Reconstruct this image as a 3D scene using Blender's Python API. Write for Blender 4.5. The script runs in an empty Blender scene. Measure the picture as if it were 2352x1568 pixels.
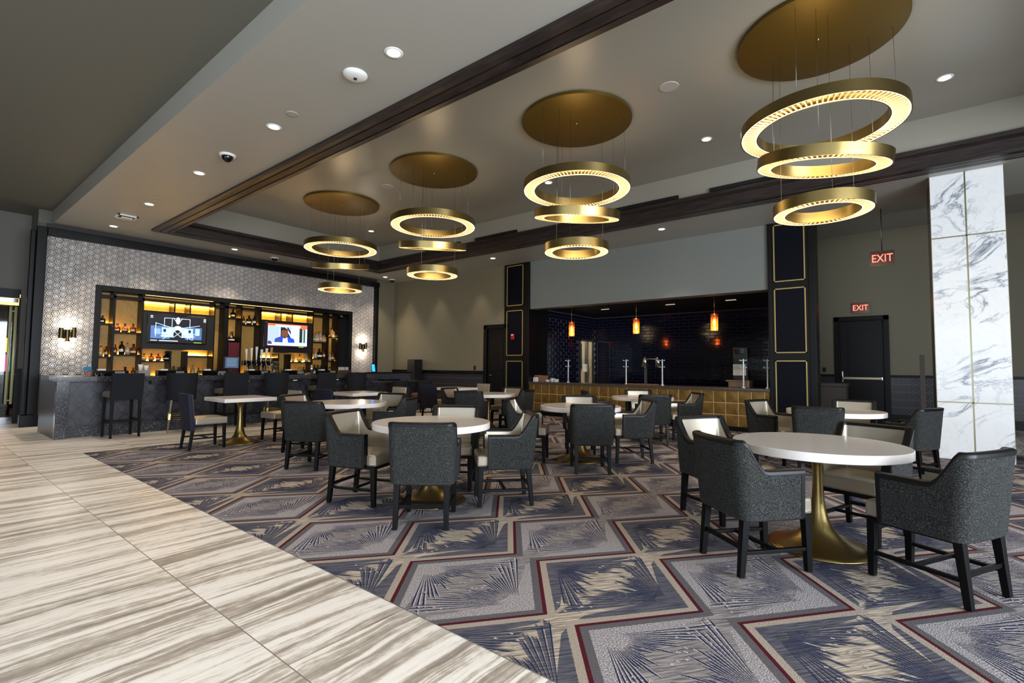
import bpy, bmesh, math, random
from mathutils import Vector, Matrix
random.seed(7)
PI = math.pi
SC = bpy.context.scene
COL = SC.collection

# ------------------------------------------------------------------ camera
CAM_H, FPX, YAW, PITCH, ROLL = 1.30, 1123.1, 2.24181, 0.0520156, 0.008713
Fv = Vector((math.cos(YAW)*math.cos(PITCH), math.sin(YAW)*math.cos(PITCH), math.sin(PITCH)))
R0 = Vector((math.sin(YAW), -math.cos(YAW), 0)); U0 = R0.cross(Fv)
Rv = math.cos(ROLL)*R0 + math.sin(ROLL)*U0
Uv = -math.sin(ROLL)*R0 + math.cos(ROLL)*U0
cd = bpy.data.cameras.new('camera'); cam = bpy.data.objects.new('camera', cd); COL.objects.link(cam)
cd.sensor_width = 36.0; cd.lens = 36.0*FPX/2352.0; cd.clip_start = 0.05; cd.clip_end = 200
cam.matrix_world = Matrix(((Rv.x, Uv.x, -Fv.x, 0), (Rv.y, Uv.y, -Fv.y, 0), (Rv.z, Uv.z, -Fv.z, CAM_H), (0, 0, 0, 1)))
SC.camera = cam

# ------------------------------------------------------------------ world and view
w = bpy.data.worlds.new('world'); SC.world = w; w.use_nodes = True
bg = w.node_tree.nodes['Background']; bg.inputs[0].default_value = (0.62, 0.72, 0.85, 1); bg.inputs[1].default_value = 1.2
SC.view_settings.view_transform = 'Standard'; SC.view_settings.look = 'None'
SC.view_settings.gamma = 1.0; SC.view_settings.use_curve_mapping = False
SC.view_settings.exposure = 1.15
SC.cycles.max_bounces = 7; SC.cycles.diffuse_bounces = 4; SC.cycles.glossy_bounces = 4
SC.cycles.transmission_bounces = 6; SC.cycles.transparent_max_bounces = 8
SC.cycles.caustics_reflective = False; SC.cycles.caustics_refractive = False
SC.cycles.sample_clamp_indirect = 4.0; SC.cycles.sample_clamp_direct = 0
try: SC.cycles.use_denoising = True
except Exception: pass

def area(name, loc, rot, sx, sy, power, color):
    l = bpy.data.lights.new(name, 'AREA'); l.shape = 'RECTANGLE'; l.size = sx; l.size_y = sy
    l.energy = power; l.color = color
    o = bpy.data.objects.new(name, l); COL.objects.link(o); o.location = loc; o.rotation_euler = rot
    return o
# daylight entering through the window wall on the right (x=6.5) and the one behind the camera (y=-6)
DAY = (0.82, 0.90, 1.0)
area('daylight_right_window', (6.35, 0.6, 1.9), (0, math.radians(90), 0), 3.0, 9.0, 700, DAY)
area('daylight_rear_window', (-1.0, -5.85, 1.8), (math.radians(90), 0, 0), 11.0, 2.8, 75, DAY)

def spot(name, loc, power, deg=95, color=(1.0, 0.83, 0.66), blend=0.6, r=0.05):
    l = bpy.data.lights.new(name, 'SPOT'); l.energy = power; l.color = color
    l.spot_size = math.radians(deg); l.spot_blend = blend; l.shadow_soft_size = r
    o = bpy.data.objects.new(name, l); COL.objects.link(o); o.location = loc
    return o
def point(name, loc, power, color, r=0.03, parent=None):
    l = bpy.data.lights.new(name, 'POINT'); l.energy = power; l.color = color; l.shadow_soft_size = r
    o = bpy.data.objects.new(name, l); COL.objects.link(o); o.location = loc
    if parent: o.parent = parent
    return o

# ------------------------------------------------------------------ pixel to plane (surveying helper: measured pixels -> metres on a real plane)
def _ray(u, v): return Fv*FPX + Rv*(u-1176) - Uv*(v-784)
def onx(u, v, x):
    d = _ray(u, v); t = x/d.x; return Vector((x, d.y*t, CAM_H+d.z*t))
def ony(u, v, y):
    d = _ray(u, v); t = y/d.y; return Vector((d.x*t, y, CAM_H+d.z*t))

# ------------------------------------------------------------------ materials
MATS = {}
def s2l(c):
    return tuple((x/12.92 if x <= 0.04045 else ((x+0.055)/1.055)**2.4) for x in [v/255 for v in c])
def mat(name, col=None, rough=0.5, metal=0.0, spec=0.5, emit=None, es=0.0, alpha=None, trans=0.0, ior=1.45,
        noise=None, bump=None, coat=0.0, sheen=0.0):
    """noise=(scale, second colour, low, high) mixes a second colour; bump=(scale, strength)"""
    if name in MATS: return MATS[name]
    m = bpy.data.materials.new(name); m.use_nodes = True; nt = m.node_tree; b = nt.nodes['Principled BSDF']
    c = s2l(col) if col else (0.5, 0.5, 0.5)
    b.inputs['Base Color'].default_value = (*c, 1); b.inputs['Roughness'].default_value = rough
    b.inputs['Metallic'].default_value = metal; b.inputs['Specular IOR Level'].default_value = spec
    b.inputs['IOR'].default_value = ior; b.inputs['Transmission Weight'].default_value = trans
    b.inputs['Coat Weight'].default_value = coat
    if emit: b.inputs['Emission Color'].default_value = (*s2l(emit), 1); b.inputs['Emission Strength'].default_value = es
    if noise or bump:
        tc = nt.nodes.new('ShaderNodeTexCoord')
    if noise:
        n = nt.nodes.new('ShaderNodeTexNoise'); n.inputs['Scale'].default_value = noise[0]; n.inputs['Detail'].default_value = 4
        r = nt.nodes.new('ShaderNodeValToRGB'); r.color_ramp.elements[0].position = noise[2]; r.color_ramp.elements[1].position = noise[3]
        r.color_ramp.elements[0].color = (*c, 1); r.color_ramp.elements[1].color = (*s2l(noise[1]), 1)
        nt.links.new(tc.outputs['Object'], n.inputs['Vector']); nt.links.new(n.outputs['Fac'], r.inputs['Fac'])
        nt.links.new(r.outputs['Color'], b.inputs['Base Color'])
    if bump:
        n2 = nt.nodes.new('ShaderNodeTexNoise'); n2.inputs['Scale'].default_value = bump[0]; n2.inputs['Detail'].default_value = 3
        bp = nt.nodes.new('ShaderNodeBump'); bp.inputs['Strength'].default_value = bump[1]; bp.inputs['Distance'].default_value = 0.01
        nt.links.new(tc.outputs['Object'], n2.inputs['Vector']); nt.links.new(n2.outputs['Fac'], bp.inputs['Height'])
        nt.links.new(bp.outputs['Normal'], b.inputs['Normal'])
    MATS[name] = m
    return m

class NT:
    """tiny node-expression helper"""
    def __init__(s, m): s.nt = m.node_tree
    def m(s, op, *a):
        n = s.nt.nodes.new('ShaderNodeMath'); n.operation = op
        for i, v in enumerate(a):
            if isinstance(v, (int, float)): n.inputs[i].default_value = v
            else: s.nt.links.new(v, n.inputs[i])
        return n.outputs[0]
    def xyz(s, kind='Object'):
        t = s.nt.nodes.new('ShaderNodeTexCoord'); p = s.nt.nodes.new('ShaderNodeSeparateXYZ')
        s.nt.links.new(t.outputs[kind], p.inputs[0]); return p.outputs[0], p.outputs[1], p.outputs[2]
    def comb(s, *a):
        n = s.nt.nodes.new('ShaderNodeCombineXYZ')
        for i, v in enumerate(a):
            if isinstance(v, (int, float)): n.inputs[i].default_value = v
            else: s.nt.links.new(v, n.inputs[i])
        return n.outputs[0]
    def noise(s, vec, scale=1, detail=3, rough=0.5, dist=0.0):
        n = s.nt.nodes.new('ShaderNodeTexNoise'); n.inputs['Scale'].default_value = scale; n.inputs['Detail'].default_value = detail
        n.inputs['Roughness'].default_value = rough; n.inputs['Distortion'].default_value = dist
        s.nt.links.new(vec, n.inputs['Vector']); return n.outputs['Fac']
    def ramp(s, fac, stops):
        r = s.nt.nodes.new('ShaderNodeValToRGB'); e = r.color_ramp.elements
        while len(e) < len(stops): e.new(0.5)
        for k, (p, c) in enumerate(stops): e[k].position = p; e[k].color = (*s2l(c), 1)
        s.nt.links.new(fac, r.inputs['Fac']); return r.outputs['Color']
    def mix(s, fac, a, b):
        n = s.nt.nodes.new('ShaderNodeMix'); n.data_type = 'RGBA'
        for v, i in ((fac, 0), (a, 6), (b, 7)):
            if isinstance(v, (int, float)): n.inputs[i].default_value = v
            elif isinstance(v, tuple): n.inputs[i].default_value = (*s2l(v), 1)
            else: s.nt.links.new(v, n.inputs[i])
        return n.outputs[2]
    def bump(s, h, strength, b, dist=0.01):
        n = s.nt.nodes.new('ShaderNodeBump'); n.inputs['Strength'].default_value = strength; n.inputs['Distance'].default_value = dist
        s.nt.links.new(h, n.inputs['Height']); s.nt.links.new(n.outputs['Normal'], b.inputs['Normal'])
    def out(s, col): s.nt.links.new(col, s.nt.nodes['Principled BSDF'].inputs['Base Color'])

def bsdf(m): return m.node_tree.nodes['Principled BSDF']

PAINT = mat('ceiling_paint', (160, 158, 149), 0.42, bump=(3, 0.05))
PAINT_TRAY = mat('tray_paint', (144, 141, 130), 0.30, bump=(2.2, 0.10))
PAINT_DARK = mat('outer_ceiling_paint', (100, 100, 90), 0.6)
WALLPAPER = mat('beige_wallpaper', (128, 121, 99), 0.55, noise=(90, (110, 103, 83), 0.35, 0.65), bump=(120, 0.1))
HEADER = mat('header_paint', (118, 122, 118), 0.5)
DARKWOOD = mat('dark_stained_wood', (46, 38, 36), 0.38)
n = NT(DARKWOOD); x, y, z = n.xyz(); f = n.noise(n.comb(n.m('MULTIPLY', x, 3), n.m('MULTIPLY', y, 3), n.m('MULTIPLY', z, 40)), 1, 4)
n.out(n.ramp(f, [(0.35, (26, 21, 21)), (0.65, (50, 41, 38))]))
BLACKTRIM = mat('black_painted_trim', (10, 10, 11), 0.42, spec=0.25)
BLACKWOOD = mat('black_wood', (7, 7, 8), 0.42, spec=0.22)
NAVY = mat('navy_panel', (5, 7, 19), 0.5, spec=0.15)
GOLD = mat('gold_beading', (176, 156, 96), 0.45, 0.5)
BRASS = mat('brushed_brass', (158, 138, 88), 0.32, 1.0, bump=(60, 0.04))
BRASS_DARK = mat('aged_brass', (146, 112, 50), 0.34, 1.0)
CANOPY = mat('ochre_canopy_metal', (102, 82, 32), 0.42, 0.6)
CHROME = mat('chrome', (190, 195, 200), 0.12, 1.0)
STEEL = mat('steel', (130, 132, 134), 0.3, 1.0)
QUARTZ = mat('white_quartz', (240, 232, 226), 0.14, noise=(160, (228, 219, 212), 0.45, 0.75))
TWEED = mat('charcoal_tweed', (30, 30, 29), 0.92, spec=0.15, bump=(300, 0.5))
n = NT(TWEED); x, y, z = n.xyz(); n.out(n.ramp(n.noise(n.comb(x, y, z), 190, 8, 0.85), [(0.42, (20, 20, 20)), (0.52, (44, 45, 44)), (0.66, (122, 124, 120))]))
SILVER = mat('pearl_leather', (176, 166, 148), 0.30, 0.5, bump=(14, 0.06))
PIPING = mat('black_leather_piping', (10, 10, 11), 0.42, spec=0.35)
NAVYLEATHER = mat('navy_fabric', (17, 20, 42), 0.7, bump=(200, 0.3))
STOOLFAB = mat('dark_stool_fabric', (26, 27, 30), 0.85, spec=0.15, noise=(300, (48, 50, 56), 0.46, 0.68))
GRANITE = mat('dark_granite', (52, 53, 58), 0.18, noise=(38, (112, 112, 116), 0.52, 0.74))
GRANITE_B = mat('brown_granite', (64, 54, 46), 0.2, noise=(60, (126, 112, 98), 0.5, 0.72))
BLACK = mat('matte_black', (12, 12, 13), 0.5)
BLACKGLOSS = mat('gloss_black', (8, 8, 10), 0.1)
WHITEP = mat('white_plastic', (220, 220, 215), 0.4)
REDP = mat('red_plastic', (170, 24, 28), 0.4)
GOLDTILE = mat('bronze_gold_tile', (140, 108, 54), 0.5, 0.45, noise=(7, (118, 90, 44), 0.35, 0.65))
GOLDGROUT = mat('light_gold_grout', (206, 184, 128), 0.5)
NAVYTILE = mat('navy_glazed_tile', (12, 15, 36), 0.08)
GROUT = mat('grey_grout', (62, 62, 68), 0.8)
SCREEN_OFF = BLACKGLOSS
def emis(name, col, s):
    m = mat(name, (0, 0, 0), 0.5, spec=0.0, emit=col, es=s); return m
LED = emis('warm_led', (255, 224, 168), 7)
CAN = emis('downlight_lens', (255, 244, 228), 8)
SHELFLED = emis('shelf_led', (255, 196, 80), 60)
CRYSTAL = mat('lit_crystal_prism', (226, 190, 140), 0.10, 0.0, emit=(255, 214, 150), es=0.35)
BACKPANEL = mat('back_bar_panel', (200, 156, 76), 0.45, noise=(30, (176, 134, 64), 0.3, 0.7))

# striated marble floor tile
FLOORT = mat('striated_stone_tile', (200, 190, 175), 0.36, spec=0.4)
n = NT(FLOORT); b = bsdf(FLOORT); x, y, z = n.xyz()
tx = n.m('DIVIDE', n.m('SUBTRACT', x, -1.88-0.232), 0.465); ty = n.m('DIVIDE', n.m('SUBTRACT', y, 1.12), 1.27)
iy = n.m('FLOOR', ty); txo = n.m('ADD', tx, n.m('MULTIPLY', iy, 0.5)); ix = n.m('FLOOR', txo)
fx = n.m('ABSOLUTE', n.m('SUBTRACT', n.m('FRACT', txo), 0.5)); fy = n.m('ABSOLUTE', n.m('SUBTRACT', n.m('FRACT', ty), 0.5))
joint = n.m('MAXIMUM', n.m('MULTIPLY', n.m('GREATER_THAN', fx, 0.5-0.0022), 0.55), n.m('GREATER_THAN', fy, 0.5-0.0022))
wn = n.nt.nodes.new('ShaderNodeTexWhiteNoise'); n.nt.links.new(n.comb(ix, iy, 0), wn.inputs['Vector'])
off = n.m('MULTIPLY', wn.outputs['Value'], 37.0)
warp = n.noise(n.comb(n.m('MULTIPLY', x, 1.5), n.m('MULTIPLY', y, 1.2), off), 1, 3, 0.55)
xw = n.m('ADD', x, n.m('MULTIPLY', warp, 0.16))
big = n.noise(n.comb(n.m('MULTIPLY', xw, 10), n.m('MULTIPLY', y, 0.45), off), 1, 2, 0.5)
mid = n.noise(n.comb(n.m('MULTIPLY', xw, 34), n.m('MULTIPLY', y, 1.0), off), 1, 7, 0.75)
rag = n.noise(n.comb(n.m('MULTIPLY', x, 26), n.m('MULTIPLY', y, 14), off), 1, 4, 0.7)
lin = n.noise(n.comb(n.m('MULTIPLY', xw, 110), n.m('MULTIPLY', y, 1.6), off), 1, 3, 0.6)
v = n.m('ADD', n.m('ADD', n.m('MULTIPLY', big, 0.40), n.m('MULTIPLY', mid, 0.50)), n.m('MULTIPLY', rag, 0.12))
c1 = n.ramp(v, [(0.44, (246, 241, 234)), (0.505, (236, 229, 219)), (0.525, (204, 195, 183)), (0.57, (170, 160, 148)), (0.64, (138, 128, 118))])
c2 = n.mix(n.m('MULTIPLY', n.m('GREATER_THAN', lin, 0.62), n.m('MULTIPLY', n.m('GREATER_THAN', v, 0.46), 0.40)), c1, (112, 102, 92))
n.out(n.mix(joint, c2, (132, 122, 110)))

def fabric_mat(name, col, col2, sc=230):
    m = mat(name, col, 0.95, spec=0.1)
    n = NT(m); x, y, z = n.xyz()
    f = n.noise(n.comb(n.m('MULTIPLY', x, 1.0), n.m('MULTIPLY', y, 1.0), 0), sc, 2)
    n.out(n.ramp(f, [(0.36, col2), (0.64, col)])); n.bump(f, 0.6, bsdf(m))
    return m
def stripe_mat(name, c1, c2, ang):
    m = mat(name, c1, 0.95, spec=0.1)
    n = NT(m); x, y, z = n.xyz(); ca, sa = math.cos(ang), math.sin(ang)
    a = n.m('ADD', n.m('MULTIPLY', x, ca), n.m('MULTIPLY', y, sa)); bb = n.m('SUBTRACT', n.m('MULTIPLY', y, ca), n.m('MULTIPLY', x, sa))
    f = n.noise(n.comb(n.m('MULTIPLY', a, 7), n.m('MULTIPLY', bb, 75), 0), 1, 3, 0.6)
    n.out(n.ramp(f, [(0.38, c2), (0.62, c1)])); n.bump(f, 0.5, bsdf(m))
    return m
C_CREAM = stripe_mat('carpet_cream_stripe', (198, 184, 166), (136, 126, 116), 0.9)
C_TAUPE = stripe_mat('carpet_taupe_stripe', (158, 151, 148), (102, 98, 102), 0.9)
C_LILAC = fabric_mat('carpet_lilac', (184, 177, 176), (126, 121, 126), 120)
C_GREY = fabric_mat('carpet_grey_band', (112, 107, 109), (84, 81, 86))
C_SLATE = stripe_mat('carpet_slate', (104, 102, 110), (70, 70, 82), 0.9)
C_NAVY = fabric_mat('carpet_navy', (42, 54, 90), (28, 38, 68))
C_WHITE = fabric_mat('carpet_white', (206, 196, 194), (160, 150, 152), 120)
C_RED = fabric_mat('carpet_red', (96, 34, 42), (64, 24, 32))
C_BEIGE = fabric_mat('carpet_beige_band', (190, 176, 160), (144, 132, 122))

# marble cladding
MARBLE = mat('white_marble', (226, 228, 228), 0.10)
n = NT(MARBLE); x, y, z = n.xyz()
p = n.comb(n.m('ADD', x, n.m('MULTIPLY', y, 0.7)), y, z)
wv = n.noise(n.comb(n.m('ADD', n.m('MULTIPLY', x, 1.1), n.m('MULTIPLY', z, -0.8)), y, n.m('MULTIPLY', z, 1.3)), 1.5, 6, 0.62, 1.2)
vein = n.m('ABSOLUTE', n.m('SUBTRACT', wv, 0.5))
clump = n.noise(n.comb(x, y, n.m('MULTIPLY', z, 0.8)), 1.1, 3, 0.5)
vn = n.m('ADD', vein, n.m('MULTIPLY', n.m('MAXIMUM', n.m('SUBTRACT', 0.59, clump), 0.0), 0.36))
wv2 = n.noise(n.comb(n.m('ADD', n.m('MULTIPLY', x, 2.0), z), y, z), 3.2, 6, 0.7, 0.8)
v2 = n.m('ABSOLUTE', n.m('SUBTRACT', wv2, 0.47))
n.out(n.mix(n.m('MULTIPLY', n.m('LESS_THAN', v2, 0.005), 0.5), n.ramp(vn, [(0.0, (112, 118, 128)), (0.028, (196, 200, 206)), (0.06, (230, 232, 232))]), (196, 198, 202)))
HEXT = mat('hex_marble_tile', (206, 200, 194), 0.25, noise=(9, (176, 170, 166), 0.35, 0.7))
HEXG = mat('hex_dark_inlay', (78, 74, 72), 0.5)
def sheet_glass(name, tint, refl, rough=0.03):
    m = bpy.data.materials.new(name); m.use_nodes = True; nt = m.node_tree; nt.nodes.remove(nt.nodes['Principled BSDF'])
    t = nt.nodes.new('ShaderNodeBsdfTransparent'); g = nt.nodes.new('ShaderNodeBsdfGlossy'); x_ = nt.nodes.new('ShaderNodeMixShader')
    t.inputs[0].default_value = (*s2l(tint), 1); g.inputs['Roughness'].default_value = rough; f_ = nt.nodes.new('ShaderNodeLayerWeight'); f_.inputs[0].default_value = refl
    nt.links.new(f_.outputs['Fresnel'], x_.inputs[0]); nt.links.new(t.outputs[0], x_.inputs[1]); nt.links.new(g.outputs[0], x_.inputs[2])
    nt.links.new(x_.outputs[0], nt.nodes['Material Output'].inputs['Surface']); return m
AMBER = sheet_glass('amber_glass', (246, 180, 126), 0.5)
_nt = AMBER.node_tree; _t = _nt.nodes.new('ShaderNodeBsdfTranslucent'); _t.inputs[0].default_value = (*s2l((240, 150, 80)), 1); _m = _nt.nodes.new('ShaderNodeMixShader'); _m.inputs[0].default_value = 0.16
_src = _nt.nodes['Material Output'].inputs['Surface'].links[0].from_socket
_nt.links.new(_src, _m.inputs[1]); _nt.links.new(_t.outputs[0], _m.inputs[2]); _nt.links.new(_m.outputs[0], _nt.nodes['Material Output'].inputs['Surface'])
BULB = emis('bulb_glow', (255, 214, 140), 36)
CLEAR = sheet_glass('clear_glass', (240, 245, 244), 0.35)

# ------------------------------------------------------------------ mesh helpers
class MB:
    def __init__(s): s.bm = bmesh.new()
    def box(s, a, b, mi=0, rz=0, piv=None):
        xs = (a[0], b[0]); ys = (a[1], b[1]); zs = (a[2], b[2])
        vs = [s.bm.verts.new((xs[i], ys[j], zs[k])) for i in (0, 1) for j in (0, 1) for k in (0, 1)]
        fs = [(0, 1, 3, 2), (4, 6, 7, 5), (0, 4, 5, 1), (2, 3, 7, 6), (0, 2, 6, 4), (1, 5, 7, 3)]
        for f in fs: s.bm.faces.new([vs[i] for i in f]).material_index = mi
        if rz:
            c = Vector(piv) if piv else Vector(((a[0]+b[0])/2, (a[1]+b[1])/2, 0))
            bmesh.ops.rotate(s.bm, verts=vs, cent=c, matrix=Matrix.Rotation(rz, 3, 'Z'))
        return vs
    def taper(s, p0, p1, w0, w1, mi=0):
        """square bar from p0 to p1, side w0 at p0 and w1 at p1"""
        p0, p1 = Vector(p0), Vector(p1); d = (p1-p0).normalized()
        up = Vector((1, 0, 0)) if abs(d.z) > 0.9 else Vector((0, 0, 1))
        sx = d.cross(up).normalized(); sy = d.cross(sx).normalized()
        vs = []
        for p, w_ in ((p0, w0), (p1, w1)):
            ww = w_ if isinstance(w_, tuple) else (w_, w_)
            for a, b in ((-1, -1), (1, -1), (1, 1), (-1, 1)): vs.append(s.bm.verts.new(p+sx*a*ww[0]/2+sy*b*ww[1]/2))
        for f in ((3, 2, 1, 0), (4, 5, 6, 7), (0, 1, 5, 4), (1, 2, 6, 5), (2, 3, 7, 6), (3, 0, 4, 7)):
            s.bm.faces.new([vs[i] for i in f]).material_index = mi
        return vs
    def tube(s, pts, r, n=8, mi=0, caps=True, closed=False):
        rings = []; N = len(pts); pts = [Vector(p) for p in pts]
        for i, p in enumerate(pts):
            if closed: d = (pts[(i+1) % N]-pts[i-1]).normalized()
            else: d = (pts[min(i+1, N-1)]-pts[max(i-1, 0)]).normalized()
            up = Vector((0, 0, 1)) if abs(d.z) < 0.95 else Vector((1, 0, 0))
            a = d.cross(up).normalized(); b = d.cross(a).normalized()
            rr = r[i] if isinstance(r, (list, tuple)) else r
            rings.append([s.bm.verts.new(p+a*math.cos(t)*rr+b*math.sin(t)*rr) for t in [2*PI*k/n for k in range(n)]])
        for i in range(N if closed else N-1):
            q = rings[(i+1) % N]
            for k in range(n):
                f = s.bm.faces.new([rings[i][k], rings[i][(k+1) % n], q[(k+1) % n], q[k]]); f.material_index = mi; f.smooth = True
        if caps and not closed:
            s.bm.faces.new(rings[0][::-1]).material_index = mi; s.bm.faces.new(rings[-1]).material_index = mi
    def lathe(s, prof, c=(0, 0, 0), n=32, mi=0, smooth=True, cap=True):
        rings = []
        for r, z in prof:
            rings.append([s.bm.verts.new((c[0]+r*math.cos(2*PI*k/n), c[1]+r*math.sin(2*PI*k/n), c[2]+z)) for k in range(n)])
        for i in range(len(prof)-1):
            for k in range(n):
                f = s.bm.faces.new([rings[i][k], rings[i][(k+1) % n], rings[i+1][(k+1) % n], rings[i+1][k]]); f.material_index = mi; f.smooth = smooth
        if cap:
            if prof[0][0] > 1e-4: s.bm.faces.new(rings[0][::-1]).material_index = mi
            if prof[-1][0] > 1e-4: s.bm.faces.new(rings[-1]).material_index = mi
    def poly(s, pts, mi=0, z=None):
        vs = [s.bm.verts.new(p if z is None else (p[0], p[1], z)) for p in pts]
        f = s.bm.faces.new(vs); f.material_index = mi; return f
    def prism(s, pts, z0, z1, mi=0):
        a = [s.bm.verts.new((p[0], p[1], z0)) for p in pts]; b = [s.bm.verts.new((p[0], p[1], z1)) for p in pts]
        s.bm.faces.new(a[::-1]).material_index = mi; s.bm.faces.new(b).material_index = mi
        n_ = len(pts)
        for k in range(n_): s.bm.faces.new([a[k], a[(k+1) % n_], b[(k+1) % n_], b[k]]).material_index = mi
    def grid(s, rows, mi=0, smooth=True, closed=False):
        vs = [[s.bm.verts.new(p) for p in r] for r in rows]
        for i in range(len(vs)-1):
            m_ = len(vs[i])
            for k in range(m_ if closed else m_-1):
                f = s.bm.faces.new([vs[i][k], vs[i][(k+1) % m_], vs[i+1][(k+1) % m_], vs[i+1][k]]); f.material_index = mi; f.smooth = smooth
        return vs
    def build(s, name, mats, parent=None, loc=None, bevel=0, segs=2, subsurf=0, recalc=True):
        if recalc: bmesh.ops.recalc_face_normals(s.bm, faces=s.bm.faces)
        me = bpy.data.meshes.new(name); s.bm.to_mesh(me); s.bm.free()
        for m_ in (mats if isinstance(mats, (list, tuple)) else [mats]): me.materials.append(m_)
        o = bpy.data.objects.new(name, me); COL.objects.link(o)
        if loc: o.location = loc
        if parent: o.parent = parent
        if bevel:
            md = o.modifiers.new('bevel', 'BEVEL'); md.width = bevel; md.segments = segs; md.limit_method = 'ANGLE'; md.harden_normals = False
            for f in me.polygons: f.use_smooth = True
            try:
                wn_ = o.modifiers.new('wn', 'WEIGHTED_NORMAL'); wn_.keep_sharp = True
            except Exception: pass
        if subsurf:
            md = o.modifiers.new('sub', 'SUBSURF'); md.levels = subsurf; md.render_levels = subsurf
        return o

def tag(o, label=None, cat=None, group=None, kind=None):
    if label: o['label'] = label
    if cat: o['category'] = cat
    if group: o['group'] = group
    if kind: o['kind'] = kind
    return o
def empty(name, loc=(0, 0, 0), rz=0, label=None, cat=None, group=None):
    o = bpy.data.objects.new(name, None); COL.objects.link(o); o.location = loc; o.rotation_euler = (0, 0, rz); o.empty_display_size = 0.1
    return tag(o, label, cat, group)
KIDS = {}
def copy_tree(o, parent=None):
    c = o.copy(); COL.objects.link(c); c.parent = parent
    for ch in [q for q in ALLOBJ(o)]: copy_tree(ch, c)
    return c
def ALLOBJ(o): return list(o.children)
def copy_at(o, loc, rz, label, group=None):
    c = copy_tree(o); c.location = loc; c.rotation_euler = (0, 0, rz); c['label'] = label
    if group: c['group'] = group
    return c
def struct(name, mb, m, **k): return tag(mb.build(name, m, **k), kind='structure')
def bx(name, a, b, m, **k):
    mb = MB(); mb.box(a, b); return struct(name, mb, m, **k)
def text(name, body, size, m, parent, loc, rot, extrude=0.004, align='CENTER', sx=1.0):
    cu = bpy.data.curves.new(name, 'FONT'); cu.body = body; cu.size = size; cu.extrude = extrude; cu.align_x = align; cu.align_y = 'CENTER'
    cu.materials.append(m); o = bpy.data.objects.new(name, cu); COL.objects.link(o)
    o.location = loc; o.rotation_euler = rot; o.scale = (sx, 1, 1)
    bpy.context.view_layer.update()
    me = bpy.data.meshes.new_from_object(o); bpy.data.objects.remove(o)
    o = bpy.data.objects.new(name, me); COL.objects.link(o); o.location = loc; o.rotation_euler = rot; o.scale = (sx, 1, 1); o.parent = parent
    return o

# ------------------------------------------------------------------ constants of the room
XW, YK, ZC = -14.05, 10.95, 4.25      # bar wall, kitchen wall, lower ceiling
ZT = 4.98                              # tray ceiling
YS = 1.97                              # edge of the lowered ceiling
YR = 15.5                              # far wall with the exit door
ZR = 4.86

# ================================================================== STRUCTURE
bx('floor', (-26, -7, -0.1), (7, 16.5, 0.0), FLOORT)
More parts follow.
